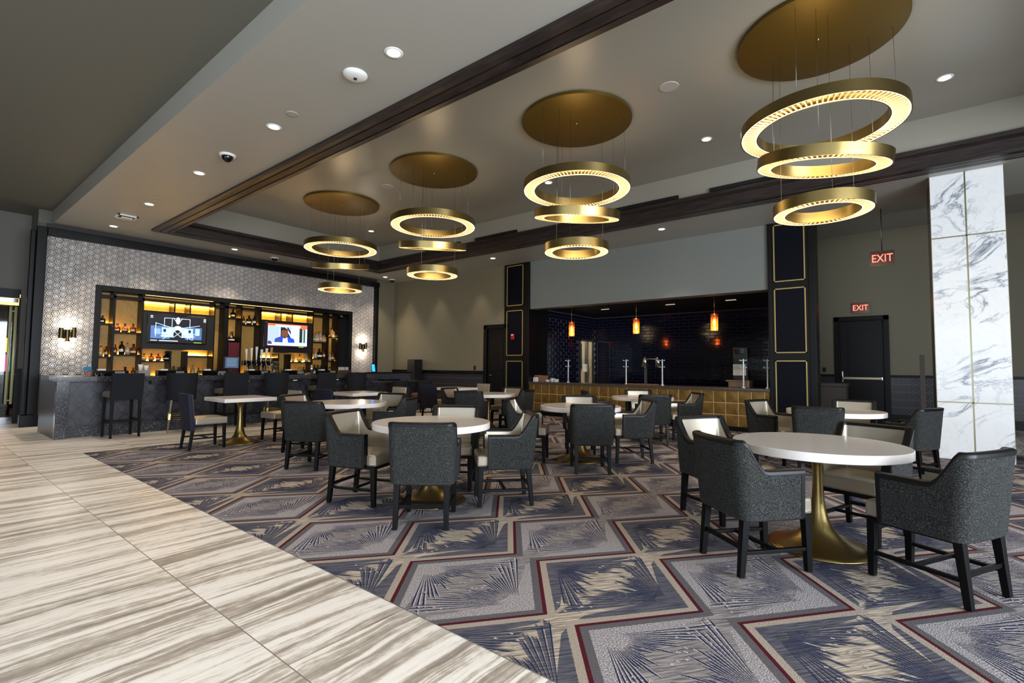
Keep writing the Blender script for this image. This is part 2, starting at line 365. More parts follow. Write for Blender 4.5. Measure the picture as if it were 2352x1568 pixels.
# carpet --------------------------------------------------------------
def carpet():
    mats = [C_TAUPE, C_CREAM, C_LILAC, C_GREY, C_SLATE, C_NAVY, C_WHITE, C_RED, C_BEIGE]
    mb = MB(); rnd = random.Random(3)
    x0, x1, y0, y1 = -9.3, 4.6, 1.755, 10.9
    PX, PY = 1.264, 1.10
    HW, NW = 0.536, 0.096
    def hexpts(ins):
        k = ins
        return [(-HW+k*1.28, 0), (-NW+k*0.9, PY/2), (NW-k*0.9, PY/2), (HW-k*1.28, 0), (NW-k*0.9, -PY/2), (-NW+k*0.9, -PY/2)]
    Z = 0.0042; dz = 0.00035
    i0 = int((x0+2.035)/PX)-2; i1 = int((x1+2.035)/PX)+2; j0 = -3; j1 = int((y1-2.19)/PY)+2
    for j in range(j0, j1+1):
        for i in range(i0, i1+1):
            for dark in (0, 1):
                cx = -2.035+i*PX+(PX/2 if dark else 0); cy = 2.19+j*PY+(PY/2 if dark else 0)
                if cx < x0-0.7 or cx > x1+0.7 or cy < y0-0.7 or cy > y1+0.7: continue
                P = lambda pts: [(cx+p[0], cy+p[1]) for p in pts]
                mb.poly(P(hexpts(0)), 1 if dark else 0, Z)
                # red line then band then field on the four slanted sides
                for sx in (-1, 1):
                    for sy in (-1, 1):
                        def strip(a, b, mi, lz):
                            pa = [(sx*(HW-a*1.28), 0), (sx*(NW-a*1.28), sy*PY/2), (sx*(NW-b*1.28), sy*PY/2), (sx*(HW-b*1.28), 0)]
                            if sx*sy < 0: pa = pa[::-1]
                            mb.poly(P(pa), mi, Z+lz*dz)
                        strip(0.0, 0.011, 7, 1)
                        far = 0.052
                        strip(0.011, far, 8 if dark else 3, 1)
                # solid corner fields left and right, then the jagged fans springing from them
                fm = 4 if dark else 2
                sl = (PY/2)/(HW-NW); k0 = HW-0.052*1.28
                for sg in (-1, 1):
                    d_ = 0.31 if sg < 0 else 0.27
                    cpts = [(sg*k0, 0), (sg*(k0-0.40), 0.40*sl*0.99), (sg*(k0-0.395), 0.40*sl*0.99-0.055), (sg*0.25, 0.13), (sg*0.265, 0.0), (sg*0.25, -0.13), (sg*(k0-0.395), -0.40*sl*0.99+0.055), (sg*(k0-0.40), -0.40*sl*0.99)]
                    mb.poly(P(cpts), fm, Z+dz)
                cnt = 0
                for sg in (-1, 1):
                    ox, oy = sg*(0.385 if sg < 0 else 0.355), 0.0
                    nr = 25 if dark else 29
                    base = 0 if sg < 0 else PI
                    for q in range(nr):
                        t_ = -1+2.0*q/(nr-1)
                        a = base+math.radians(50.5)*t_
                        ln = 0.215+0.36*abs(t_)**1.5+0.055*math.sin(q*1.9+sg)+0.03*math.sin(q*0.8)+(0.045 if sg > 0 else 0)
                        st = 0.02 if dark else 0.07+0.04*(1-abs(t_))+0.02*(q % 2)
                        ca, sa = math.cos(a), math.sin(a)
                        while ln > st+0.02:
                            ex, ey = ox+ca*ln, oy+sa*ln
                            lim = k0-abs(ey)*(HW-NW)/(PY/2)
                            if abs(ey) < PY/2-0.02 and abs(ex) < lim: break
                            ln -= 0.01
                        if ln < st+0.05: continue
                        hw_ = ln*math.radians(50.5)*2/(nr-1)*0.5
                        wd = hw_*(0.64 if dark else 0.42); ws = st*math.radians(50.5)*2/(nr-1)*0.5*(0.95 if dark else 0.5)
                        nx, ny = -sa, ca
                        cnt += 1; zz = Z+(2+0.04*cnt)*dz
                        def wedge(o0, o1, w0, w1, mi, zq, l0, l1):
                            tip = min(0.05, (l1-l0)*0.3)
                            mb.poly([(cx+ox+ca*l+nx*o, cy+oy+sa*l+ny*o) for l, o in ((l0, o0-w0), (l1-tip, o1-w1), (l1, o1+w1*0.9), (l1-tip*0.3, o1+w1), (l0, o0+w0))], mi, zq)
                        wedge(0, 0, ws, wd, 4 if dark else 6, zz, st, ln)
                        wedge(-ws, -wd, 0.0010, 0.0038 if dark else 0.0050, 5, zz+0.00004, st+0.05 if dark else st+0.02, ln*0.985)
                # small cream dashes along the diagonal
                for q in range(22):
                    t = rnd.uniform(-0.50, 0.50); dx_ = -0.03+rnd.uniform(-0.16, 0.16)*(1-abs(t)); dy_ = t
                    lim = (HW-0.09)-abs(dy_)*(HW-NW)/(PY/2)
                    if abs(dx_) > max(lim, 0.06) or abs(dy_) > 0.52: continue
                    s_ = 0.009
                    mb.poly(P([(dx_-s_, dy_-s_*0.8), (dx_+s_, dy_-s_*0.6), (dx_+s_, dy_+s_*0.8), (dx_-s_, dy_+s_*0.6)]), 6, Z+5.5*dz)
    bm = mb.bm
    for co, no in (((x0, 0, 0), (-1, 0, 0)), ((x1, 0, 0), (1, 0, 0)), ((0, y0, 0), (0, -1, 0)), ((0, y1, 0), (0, 1, 0))):
        bmesh.ops.bisect_plane(bm, geom=bm.verts[:]+bm.edges[:]+bm.faces[:], plane_co=co, plane_no=no, clear_outer=True)
    for f in bm.faces:
        if f.normal.z < 0: f.normal_flip()
    # pile body under the woven pattern
    mb.box((x0, y0, 0.0005), (x1, y1, 0.004), 3)
    o = mb.build('carpet', mats, recalc=False)
    tag(o, 'patterned carpet of diamonds and sunbursts in slate, lilac and cream under the tables', 'carpet')
carpet()

# ceilings --------------------------------------------------------------
TX0, TX1, TY0, TY1 = -12.80, 2.6, 3.36, 9.40      # outer line of the tray moulding
mb = MB()
mb.box((XW-0.6, YS, ZC), (TX0+0.3, 11.4, ZC+0.06)); mb.box((TX1-0.3, YS, ZC), (7, 11.4, ZC+0.06))
mb.box((TX0+0.3, YS, ZC), (TX1-0.3, TY0+0.3, ZC+0.06)); mb.box((TX0+0.3, TY1-0.3, ZC), (TX1-0.3, 11.4, ZC+0.06))
mb.box((XW-0.06, YS-0.03, ZC), (7, YS, 4.56))
struct('ceiling_lower', mb, PAINT)
mb = MB()
mb.box((TX0+0.1, TY0+0.1, ZT), (TX1-0.1, TY1-0.1, ZT+0.06))
mb.box((TX0+0.18, TY0+0.2, ZC+0.06), (TX0+0.24, TY1-0.2, ZT)); mb.box((TX1-0.24, TY0+0.2, ZC+0.06), (TX1-0.18, TY1-0.2, ZT))
mb.box((TX0+0.18, TY0+0.18, ZC+0.06), (TX1-0.18, TY0+0.24, ZT)); mb.box((TX0+0.18, TY1-0.22, ZC+0.06), (TX1-0.18, TY1-0.16, ZT))
struct('ceiling_tray', mb, PAINT_TRAY)
bx('ceiling_outer', (-16, -7, 4.53), (7, YS-0.01, 4.6), PAINT_DARK)
bx('ceiling_corridor', (-2.2, 11.4, ZR), (7, YR+0.2, ZR+0.06), PAINT)
bx('wall_corridor_upper', (-8.9, 11.4, ZC), (7, 11.5, ZR+0.1), PAINT)
# moulding of the tray: stepped frame profile swept around the opening
def moulding():
    prof = [(0.0, 0.0), (0.0, -0.035), (0.035, -0.055), (0.10, -0.055), (0.105, -0.035), (0.125, -0.035), (0.13, -0.05), (0.22, -0.065), (0.225, -0.045), (0.245, -0.045), (0.25, -0.06), (0.33, -0.05), (0.35, -0.02), (0.35, 0.13), (0.33, 0.16), (0.31, 0.20), (0.31, 0.26), (0.20, 0.26)]
    mb = MB(); rows = []
    for d, z in prof:
        rows.append([(TX0+d, TY0+d, ZC+z), (TX1-d, TY0+d, ZC+z), (TX1-d, TY1-d, ZC+z), (TX0+d, TY1-d, ZC+z)])
    mb.grid(rows, closed=True, smooth=False)
    o = struct('trim_ceiling_tray', mb, DARKWOOD)
moulding()

# walls --------------------------------------------------------------
NY0, NY1, NZ0, NZ1 = 2.71, 9.25, 0.95, 3.06     # niche of the back bar (outer frame)
mb = MB()
mb.box((XW-0.1, 1.75, 0), (XW-0.02, NY0, ZC)); mb.box((XW-0.1, NY1, 0), (XW-0.02, 11.0, ZC))
mb.box((XW-0.1, NY0, NZ1), (XW-0.02, NY1, ZC)); mb.box((XW-0.1, NY0, 0), (XW-0.02, NY1, 0.1))
struct('wall_bar', mb, mat('upper_bar_wall', (84, 80, 76), 0.6))
bx('wall_bar_return', (XW-0.02, 10.18, 0), (XW, YK, ZC), WALLPAPER)
bx('wall_left_upper', (-15.0, -1.19, 2.881), (-14.9, 1.73, 4.6), mat('olive_grey_wall', (98, 96, 88), 0.6))
mb = MB(); mb.box((-15.0, 1.635, 0), (-14.9, 1.73, 2.88)); mb.box((-15.0, -7, 0), (-14.9, -1.2, 4.6)); mb.box((-15.0, 1.731, 0), (XW-0.05, 2.2, 4.6))
struct('wall_left', mb, MATS['olive_grey_wall'])
bx('baseboard_left', (-14.9, 1.635, 0), (-14.88, 1.72, 1.17), BLACKTRIM)
# hexagon tile wall
def hexwall():
    mb = MB(); s = 0.071; col = 1.5*s; row = math.sqrt(3)*s; rnd = random.Random(5)
    yA, yB, zA, zB = 1.86, 10.10, 1.0, 4.05
    X = XW-0.018
    mb.box((X-0.01, yA, zA), (X, yB, NZ1*0+zB), 1)
    # cut the base sheet around the niche by using four slabs instead
    mb = MB()
    for a, b in (((yA, zA), (NY0, zB)), ((NY1, zA), (yB, zB)), ((NY0, NZ1), (NY1, zB))): mb.box((X-0.004, a[0], a[1]), (X, b[0], b[1]), 1)
    ang = [math.radians(60*k) for k in range(6)]
    nc = int((yB-yA)/col)+1; nr = int((zB-zA)/row)+2
    for i in range(nc+1):
        for j in range(nr+1):
            cy = yA+i*col; cz = zA+j*row+(row/2 if i % 2 else 0)
            if cz > zB+0.02 or cz < zA+0.03: continue
            if NY0+0.045 < cy < NY1-0.045 and cz < NZ1-0.06: continue
            ty, tz = rnd.uniform(-0.05, 0.05), rnd.uniform(-0.05, 0.05)
            def ring(r, h): return [mb.bm.verts.new((X+h+ty*r*math.cos(a)+tz*r*math.sin(a), cy+r*math.cos(a), cz+r*math.sin(a))) for a in ang]
            R_ = [ring(s-0.0055, 0.001), ring(s-0.0085, 0.010), ring(s*0.60, 0.011), ring(s*0.585, 0.006), ring(s*0.46, 0.006), ring(s*0.445, 0.011)]
            mi = [0, 0, 1, 1, 0]
            for q in range(5):
                for k in range(6): mb.bm.faces.new([R_[q][k], R_[q][(k+1) % 6], R_[q+1][(k+1) % 6], R_[q+1][k]]).material_index = mi[q]
            mb.bm.faces.new(R_[5]).material_index = 0
    o = mb.build('wall_hexagon_tile', [HEXT, HEXG]); tag(o, kind='structure')
hexwall()
# black frame round the hexagon wall
mb = MB()
mb.box((XW-0.05, 1.70, 0.241), (XW+0.16, 1.86, 4.14)); mb.box((XW-0.02, 1.62, 0.241), (XW+0.10, 1.699, 4.05)); mb.box((XW-0.02, 10.08, 1.0), (XW+0.12, 10.20, 3.979))
mb.box((XW-0.02, 1.861, 3.98), (XW+0.16, 10.20, 4.14))
mb.box((XW-0.04, 1.60, 0), (XW+0.19, 1.88, 0.24))
struct('trim_bar_wall_frame', mb, BLACKTRIM, bevel=0.012)
bx('wall_bar_frieze', (XW-0.02, 1.86, 4.12), (XW+0.02, 10.18, ZC), mat('dark_frieze', (44, 41, 38), 0.6))

# kitchen wall -------------------------------------------------------
KX0, KX1 = -8.07, -2.06
HZ = 2.92
mb = MB(); mb.box((XW, YK, 0), (-9.73, YK+0.1, ZC)); mb.box((-9.73, YK, 2.50), (-8.95, YK+0.1, ZC))
struct('wall_back', mb, WALLPAPER)
bx('wall_kitchen_header', (KX0, YK+0.02, HZ), (KX1, YK+0.35, ZC), HEADER)
# wainscot of back wall
WAIN = mat('wainscot_tile', (44, 43, 48), 0.3)
n = NT(WAIN); x, y, z = n.xyz()
gx = n.m('PINGPONG', x, 0.095); gz = n.m('PINGPONG', z, 0.095)
gx2 = n.m('DIVIDE', gx, 0.095); gz2 = n.m('DIVIDE', gz, 0.095)
rad = n.m('SQRT', n.m('ADD', n.m('MULTIPLY', n.m('SUBTRACT', gx2, 1), n.m('SUBTRACT', gx2, 1)), n.m('MULTIPLY', n.m('SUBTRACT', gz2, 1), n.m('SUBTRACT', gz2, 1))))
l1 = n.m('LESS_THAN', n.m('ABSOLUTE', n.m('SUBTRACT', rad, 0.82)), 0.05)
l2 = n.m('LESS_THAN', n.m('ABSOLUTE', n.m('SUBTRACT', gx2, gz2)), 0.05)
l3 = n.m('LESS_THAN', gz2, 0.05)
n.out(n.mix(n.m('MAXIMUM', l3, n.m('MULTIPLY', n.m('MAXIMUM', l1, l2), 0.7)), (38, 37, 43), (92, 86, 86)))
bx('wall_back_wainscot', (XW, YK-0.015, 0.14), (-9.73, YK, 1.13), WAIN)
mb = MB(); mb.box((XW, YK-0.045, 1.12), (-9.73, YK, 1.175)); mb.box((XW, YK-0.035, 1.07), (-9.73, YK, 1.12))
struct('trim_back_chair_rail', mb, BLACKTRIM, bevel=0.006)
bx('baseboard_back', (XW, YK-0.03, 0), (-9.73, YK, 0.15), BLACKTRIM)

def door(name, x0, x1, ztop, y, bar, n_):
    """dark panelled door with casing; lives in wall plane y, seen from -y"""
    root = empty(name, ((x0+x1)/2, y, 0)); tag(root, kind='structure')
    cx = (x0+x1)/2
    mb = MB(); cw = 0.12
    mb.box((x0-cx, -0.05, 0), (x0-cx+cw, 0.02, ztop)); mb.box((x1-cx-cw, -0.05, 0), (x1-cx, 0.02, ztop)); mb.box((x0-cx, -0.05, ztop-cw), (x1-cx, 0.02, ztop))
    mb.box((x0-cx+cw-0.03, -0.062, 0), (x0-cx+cw, 0.0, ztop-cw)); mb.box((x1-cx-cw, -0.062, 0), (x1-cx-cw+0.03, 0.0, ztop-cw)); mb.box((x0-cx+cw-0.03, -0.062, ztop-cw-0.0), (x1-cx-cw+0.03, 0.0, ztop-cw+0.03))
    mb.build('door_casing', BLACKTRIM, root, bevel=0.006)
    mb = MB(); a, b = x0-cx+cw, x1-cx-cw; w_ = b-a
    mb.box((a, -0.005, 0.01), (b, 0.03, ztop-cw))
    mb.box((a+w_*0.18, -0.018, 0.25), (b-w_*0.18, -0.004, 0.95)); mb.box((a+w_*0.18, -0.018, 1.18), (b-w_*0.18, -0.004, ztop-cw-0.22))
    mb.box((a+w_*0.22, -0.022, 0.30), (b-w_*0.22, -0.004, 0.90)); mb.box((a+w_*0.22, -0.022, 1.23), (b-w_*0.22, -0.004, ztop-cw-0.27))
    leaf = mb.build('door_leaf', mat('black_brown_door', (16, 15, 15), 0.4, spec=0.25), root, bevel=0.004)
    return root, leaf, a, b
r_, leaf, a, b = door('door_1', -9.74, -8.80, 2.54, YK+0.0, False, 1)
mb = MB(); mb.tube([(a+0.10, -0.02, 1.06), (a+0.10, -0.06, 1.06), (a+0.22, -0.065, 1.06)], 0.012); mb.lathe([(0.03, 0), (0.03, 0.012)], (a+0.10, -0.02, 1.05))
mb.build('door_lever', CHROME, leaf)

# gold outlined navy columns
def panel_column(name, x0, x1, gx0, gx1, y, parts, label):
    root = empty(name, ((x0+x1)/2, y, 0), 0, label, 'column'); cx = (x0+x1)/2
    mb = MB(); mb.box((x0-cx, 0, 0), (x1-cx, 0.45, ZC)); mb.box((x0-cx, -0.02, 0), (gx0-cx-0.05, 0.01, ZC)); mb.box((gx1-cx+0.05, -0.02, 0), (x1-cx, 0.01, ZC))
    mb.build('column_body', BLACKTRIM, root, bevel=0.006)
    for z0, z1 in parts:
        mb = MB(); mb.box((gx0-cx, -0.012, z0), (gx1-cx, 0.0, z1)); p = mb.build('navy_panel', NAVY, root)
        mb = MB(); t = 0.022; g0, g1 = gx0-cx, gx1-cx
        mb.box((g0, -0.028, z0), (g0+t, -0.01, z1)); mb.box((g1-t, -0.028, z0), (g1, -0.01, z1))
        mb.box((g0, -0.028, z0), (g1, -0.01, z0+t)); mb.box((g0, -0.028, z1-t), (g1, -0.01, z1))
        mb.build('gold_beading', GOLD, p)
    return root
PZ = [(0.42, 1.475), (1.62, 2.91), (3.04, 4.20)]
panel_column('panelled_column', -8.95, -8.07, -8.86, -8.27, YK-0.03, PZ, 'dark column with gold-edged navy panels left of the kitchen opening, beside the door')
panel_column('panelled_column', -2.06, -1.24, -1.95, -1.40, YK-0.03, PZ, 'dark column with gold-edged navy panels right of the kitchen opening')
# fire alarm on left column
o = empty('fire_alarm', (-8.62, YK-0.045, 2.17), 0, 'red fire alarm strobe on the middle navy panel of the left column', 'alarm')
mb = MB(); mb.box((-0.055, -0.04, -0.09), (0.055, 0, 0.07)); mb.build('alarm_body', REDP, o, bevel=0.008)
mb = MB(); mb.box((-0.035, -0.055, 0.02), (0.035, -0.035, 0.05)); mb.build('strobe_lens', WHITEP, o, bevel=0.004)

# kitchen room -------------------------------------------------------
def tile_mat():
    m = mat('navy_subway_tile', (12, 15, 34), 0.1)
    return m
def brick_wall(name, axis, a0, a1, z0, z1, pos, inward, skip=None):
    """glazed subway tiles as bevelled slabs on a grout sheet; axis 'x' runs along x at y=pos"""
    mb = MB(); tw, th, g = 0.30, 0.098, 0.006; rnd = random.Random(11)
    t = 0.009*inward
    def add(p0, p1, q0, q1, d0, d1, mi):
        lo, hi = min(d0, d1), max(d0, d1)
        if axis == 'x': mb.box((p0, lo, q0), (p1, hi, q1), mi)
        else: mb.box((lo, p0, q0), (hi, p1, q1), mi)
    def slab(p0, p1, q0, q1):
        tl = [rnd.uniform(-1, 1)*0.0004 for _ in range(4)]
        e = 0.006
        def V(p, q, d): return mb.bm.verts.new((p, d, q) if axis == 'x' else (d, p, q))
        o4 = [V(p0, q0, pos), V(p1, q0, pos), V(p1, q1, pos), V(p0, q1, pos)]
        i4 = [V(p0+e, q0+e, pos+t+tl[0]), V(p1-e, q0+e, pos+t+tl[1]), V(p1-e, q1-e, pos+t+tl[2]), V(p0+e, q1-e, pos+t+tl[3])]
        mb.bm.faces.new(i4)
        for k in range(4): mb.bm.faces.new([o4[k], o4[(k+1) % 4], i4[(k+1) % 4], i4[k]])
    r = 0; zz = z0
    while zz < z1-0.03:
        p = a0-(tw/2 if r % 2 else 0)
        while p < a1-0.01:
            p0, p1 = max(p, a0), min(p+tw, a1)
            q1 = min(zz+th, z1)
            if p1-p0 > 0.03 and not (skip and p1 > skip[0] and p0 < skip[1] and zz < skip[2]): slab(p0+g/2, p1-g/2, zz+g/2, q1-g/2)
            p += tw
        zz += th; r += 1
    if skip:
        add(a0, skip[0], z0, z1, pos-0.02*inward, pos, 1); add(skip[1], a1, z0, z1, pos-0.02*inward, pos, 1); add(skip[0], skip[1], skip[2], z1, pos-0.02*inward, pos, 1)
    else: add(a0, a1, z0, z1, pos-0.02*inward, pos, 1)
    struct(name, mb, [NAVYTILE, GROUT])
ZK = 2.98
brick_wall('wall_kitchen_back', 'x', KX0, KX1, 0.6, ZK, 14.7, -1)
brick_wall('wall_kitchen_left', 'y', YK+0.85, 14.7, 0.6, ZK, KX0, 1, skip=(13.72, 14.56, 2.16))
bx('wall_kitchen_left_pier', (KX0-0.1, YK+0.42, 0), (KX0+0.015, YK+0.85, ZK), BLACKTRIM)
brick_wall('wall_kitchen_right', 'y', YK+0.42, 14.7, 0.6, ZK, KX1, -1)
bx('ceiling_kitchen', (KX0, YK+0.35, ZK), (KX1, 14.8, ZK+0.05), mat('black_ceiling', (22, 20, 18), 0.5))
bx('floor_kitchen', (KX0, YK+0.3, 0.0), (KX1, 14.8, 0.01), mat('kitchen_floor', (60, 58, 56), 0.5))
# kitchen side doorway with the lit room behind it
mb = MB(); mb.box((KX0-0.06, 13.66, 0), (KX0+0.02, 13.72, 2.22)); mb.box((KX0-0.06, 14.56, 0), (KX0+0.02, 14.62, 2.22)); mb.box((KX0-0.06, 13.66, 2.16), (KX0+0.02, 14.62, 2.22))
struct('trim_kitchen_doorway', mb, STEEL)
PREP = mat('prep_room_paint', (196, 186, 162), 0.5)
mb = MB(); mb.box((-9.3, 12.2, 0), (-9.2, 15.2, 2.7)); mb.box((-9.3, 15.1, 0), (KX0-0.06, 15.2, 2.7)); mb.box((-9.3, 12.1, 0), (KX0-0.06, 12.2, 2.7)); mb.box((-9.3, 12.1, 2.7), (KX0-0.06, 15.2, 2.75))
struct('wall_prep_room', mb, PREP)
area('prep_room_lamp', (-8.7, 13.9, 2.65), (0, 0, 0), 0.6, 1.0, 9, (1, 0.9, 0.7))
o = empty('hand_wash_unit', (-8.62, 15.08, 0), 0, 'steel and white dispenser column seen through the lit kitchen doorway', 'dispenser')
mb = MB(); mb.box((-0.05, -0.05, 0.2), (0.05, 0, 2.35)); mb.build('dispenser_panel', STEEL, o, bevel=0.01)
mb = MB(); mb.box((-0.08, -0.16, 1.15), (0.08, -0.05, 1.42)); mb.build('towel_box', WHITEP, o, bevel=0.01)
mb = MB(); mb.box((-0.27, -0.02, 1.25), (-0.20, 0, 2.15)); mb.build('dark_slot_panel', BLACK, o)

# kitchen counter front
def kitchen_counter():
    root = empty('kitchen_counter', (KX0, YK, 0), 0, 'long service counter faced with gold relief tiles under brown granite top', 'counter')
    W = KX1-KX0
    mb = MB(); mb.box((0.0, 0.02, 0.0), (W, 0.40, 0.84)); mb.build('counter_body', BLACKTRIM, root)
    mb = MB(); mb.box((0.0, -0.05, 0.835), (W, 0.60, 0.90)); mb.build('granite_top', GRANITE_B, root, bevel=0.008)
    mb = MB(); mb.box((0, -0.01, 0), (W, 0.02, 0.10)); mb.build('toe_kick', BLACKTRIM, root)
    mb = MB(); ts = 0.2495; n_ = int(W/ts)+1; zt = 0.835
    zs = [0.10, 0.10+0.0, 0.335, 0.585, 0.835]
    zs = [0.085, 0.335, 0.585, 0.835]
    mb.box((0, 0.002, 0.085), (W, 0.02, 0.835), 1)
    for r in range(3):
        for i in range(n_):
            xa, xb = i*ts-0.08, (i+1)*ts-0.08
            xa, xb = max(xa, 0)+0.006, min(xb, W)-0.006
            if xb-xa < 0.04: continue
            za, zb = zs[r]+0.006, zs[r+1]-0.006
            V = lambda x_, y_, z_: mb.bm.verts.new((x_, y_, z_))
            k = (i+r) % 4
            # facetted relief: one raised corner triangle or raised diamond half
            if k == 0: ap = (xa+(xb-xa)*0.22, za+(zb-za)*0.5)
            elif k == 1: ap = (xa+(xb-xa)*0.5, za+(zb-za)*0.55)
            elif k == 2: ap = (xa+(xb-xa)*0.8, za+(zb-za)*0.45)
            else: ap = (xa+(xb-xa)*0.45, za+(zb-za)*0.8)
            c4 = [V(xa, 0.0, za), V(xb, 0.0, za), V(xb, 0.0, zb), V(xa, 0.0, zb)]
            b4 = [V(xa, 0.014, za), V(xb, 0.014, za), V(xb, 0.014, zb), V(xa, 0.014, zb)]
            a_ = V(ap[0], -0.012, ap[1])
            for q in range(4):
                mb.bm.faces.new([c4[q], c4[(q+1) % 4], a_]); mb.bm.faces.new([b4[q], b4[(q+1) % 4], c4[(q+1) % 4], c4[q]])
    mb.build('gold_tile_front', [GOLDTILE, GOLDGROUT], root)
kitchen_counter()

# corridor end wall ---------------------------------------------------
mb = MB(); mb.box((-8.2, YR, 0), (7, YR+0.1, ZR+0.06)); mb.box((-2.2, 14.8, 0), (-2.04, YR, ZR)); struct('wall_corridor', mb, WALLPAPER)
DX0, DX1 = ony(1915, 730, YR).x, ony(2041, 723, YR).x
DZ = 2.69
for k_, (xa, xb) in enumerate(((-2.04, DX0), (DX1, 7))):
    bx('wall_corridor_wainscot', (xa, YR-0.015, 0.14), (xb, YR, 1.13), WAIN)
    mb = MB(); mb.box((xa, YR-0.05, 1.12), (xb, YR, 1.18)); mb.box((xa, YR-0.035, 0), (xb, YR, 0.2)); struct('trim_corridor_rail', mb, BLACKTRIM, bevel=0.006)
r_, leaf, a, b = door('door_2', DX0, DX1, DZ, YR, True, 2)
mb = MB(); mb.box((a+0.04, -0.10, 1.05), (b-0.04, -0.05, 1.12)); mb.build('panic_bar', mat('satin_bar', (176, 160, 138), 0.35, 0.8), leaf, bevel=0.012)
mb = MB(); mb.box((a+0.01, -0.07, 0.98), (a+0.06, -0.02, 1.26)); mb.box((b-0.07, -0.10, 1.04), (b-0.03, -0.02, 1.12)); mb.build('latch_plate', CHROME, leaf, bevel=0.006)

# marble column -----------------------------------------------------------
mc = empty('marble_column', (0.42, 9.70, 0.0085), 0, 'tall square column clad in white veined marble with brass strips', 'column')
mb = MB()
vs = [0.0, 0.392, 0.80]; hs = [0.0, 0.83, 3.285, (ZC-0.010)]
for i in range(2):
    for j in range(3):
        mb.box((vs[i]+0.009*(i > 0), 0, hs[j]+0.009*(j > 0)), (vs[i+1]-0.009*(i < 1), 0.03, hs[j+1]-0.009*(j < 2)))
mb.build('marble_slabs', MARBLE, mc, bevel=0.002)
mb = MB(); mb.box((0.383, 0.006, 0), (0.401, 0.03, (ZC-0.010))); mb.box((0, 0.006, 0.821), (0.80, 0.03, 0.839)); mb.box((0, 0.006, 3.276), (0.80, 0.03, 3.294)); mb.box((-0.006, 0.002, 0), (0.0, 0.04, (ZC-0.010))); mb.box((0.80, 0.002, 0), (0.806, 0.04, (ZC-0.010)))
mb.build('brass_strips', mat('pale_column_strip', (156, 152, 120), 0.3, 0.8), mc)
mb = MB(); mb.box((0, 0.03, 0), (0.80, 1.0, (ZC-0.010))); mb.build('column_core', mat('bronze_cladding', (92, 74, 56), 0.25, 0.6), mc)

# room envelope behind the camera: window walls let daylight in
FR = mat('window_frame_metal', (60, 60, 62), 0.4, 0.5)
WALLP = mat('plain_wall', (150, 144, 134), 0.6)
mb = MB(); mb.box((6.5, -7, 0), (6.6, 16.5, 0.35)); mb.box((6.5, -7, 3.5), (6.6, 16.5, 5)); mb.box((6.5, 5.2, 0.35), (6.6, 16.5, 3.5)); mb.box((6.5, -7, 0.35), (6.6, -4.0, 3.5))
struct('wall_right', mb, WALLP)
mb = MB()
for yy in (-4.0, -1.7, 0.6, 2.9, 5.15): mb.box((6.48, yy, 0.35), (6.6, yy+0.08, 3.5))
mb.box((6.48, -4, 0.35), (6.6, 5.2, 0.42)); mb.box((6.48, -4, 3.42), (6.6, 5.2, 3.5)); mb.box((6.48, -4, 2.5), (6.6, 5.2, 2.56))
struct('window_1', mb, FR)
mb = MB(); mb.box((-16, -6.1, 0), (7, -6.0, 0.35)); mb.box((-16, -6.1, 3.3), (7, -6.0, 5)); mb.box((-16, -6.1, 0), (-6.5, -6.0, 5)); mb.box((4.5, -6.1, 0), (7, -6.0, 5))
struct('wall_front', mb, WALLP)
mb = MB()
for xx in (-6.5, -4.3, -2.1, 0.1, 2.3, 4.42): mb.box((xx, -6.1, 0.35), (xx+0.08, -5.98, 3.3))
mb.box((-6.5, -6.1, 0.35), (4.5, -5.98, 0.42)); mb.box((-6.5, -6.1, 3.22), (4.5, -5.98, 3.3))
struct('window_2', mb, FR)

# ================================================================== CEILING FITTINGS
ld = empty('recessed_downlight')
tag(ld, 'x', 'downlight', 'recessed ceiling downlights')
mb = MB(); mb.lathe([(0.062, -0.004), (0.085, -0.006), (0.088, 0.0)], n=28, cap=False); mb.build('trim_ring', WHITEP, ld)
mb = MB(); mb.lathe([(0.0005, -0.003), (0.064, -0.003)], n=24, cap=False); mb.build('lit_lens', CAN, ld)
CANS = [((-3.67, 2.79, ZC), 'largest and nearest recessed downlight on the lowered ceiling strip'),
        ((-6.02, 2.79, ZC), 'second nearest recessed downlight on the lowered ceiling strip'),
        ((-8.42, 2.79, ZC), 'recessed downlight on the lowered ceiling strip, beside the black camera dome'),
        ((-10.82, 2.79, ZC), 'recessed downlight on the ceiling strip, next before the square grille'),
        ((-13.2, 2.79, ZC), 'recessed downlight nearest the top left of the bar wall frame'),
        ((-13.3, 5.28, ZC), 'recessed downlight over the left half of the bar wall'),
        ((-13.35, 10.0, ZC), 'recessed downlight in the far corner where bar wall meets back wall'),
        ((-8.62, 9.99, ZC), 'recessed downlight above the plain back wall near the left navy column'),
        ((-3.90, 9.99, ZC), 'recessed downlight above the kitchen header'),
        ((-11.26, 7.94, ZT), 'recessed downlight in the tray ceiling behind the farthest chandelier'),
        ((-5.41, 7.94, ZT), 'recessed downlight seen through the top ring of the second nearest chandelier'),
        ((-2.35, 7.94, ZT), 'recessed downlight in the tray ceiling left of the nearest chandelier'),
        ((0.53, 8.05, ZT), 'recessed downlight in the tray ceiling right of the nearest chandelier')]
for i, (p, lb) in enumerate(CANS):
    if i == 0: ld.location = p; ld['label'] = lb
    else: copy_at(ld, p, 0, lb, 'recessed ceiling downlights')
    e = spot('downlight_beam', (p[0], p[1], p[2]-0.02), 55 if p[2] < 4.5 else 55, 88)
for x_, y_ in ((-13.5, 3.6), (-13.5, 5.5), (-13.5, 7.3), (-13.5, 9.0)): spot('wall_wash_beam', (x_, y_, ZC-0.03), 60, 70, blend=0.8)
for x_ in (-13.2, -11.7, -9.9): spot('wall_wash_beam', (x_, YK-0.42, ZC-0.03), 24, 62, blend=0.7)
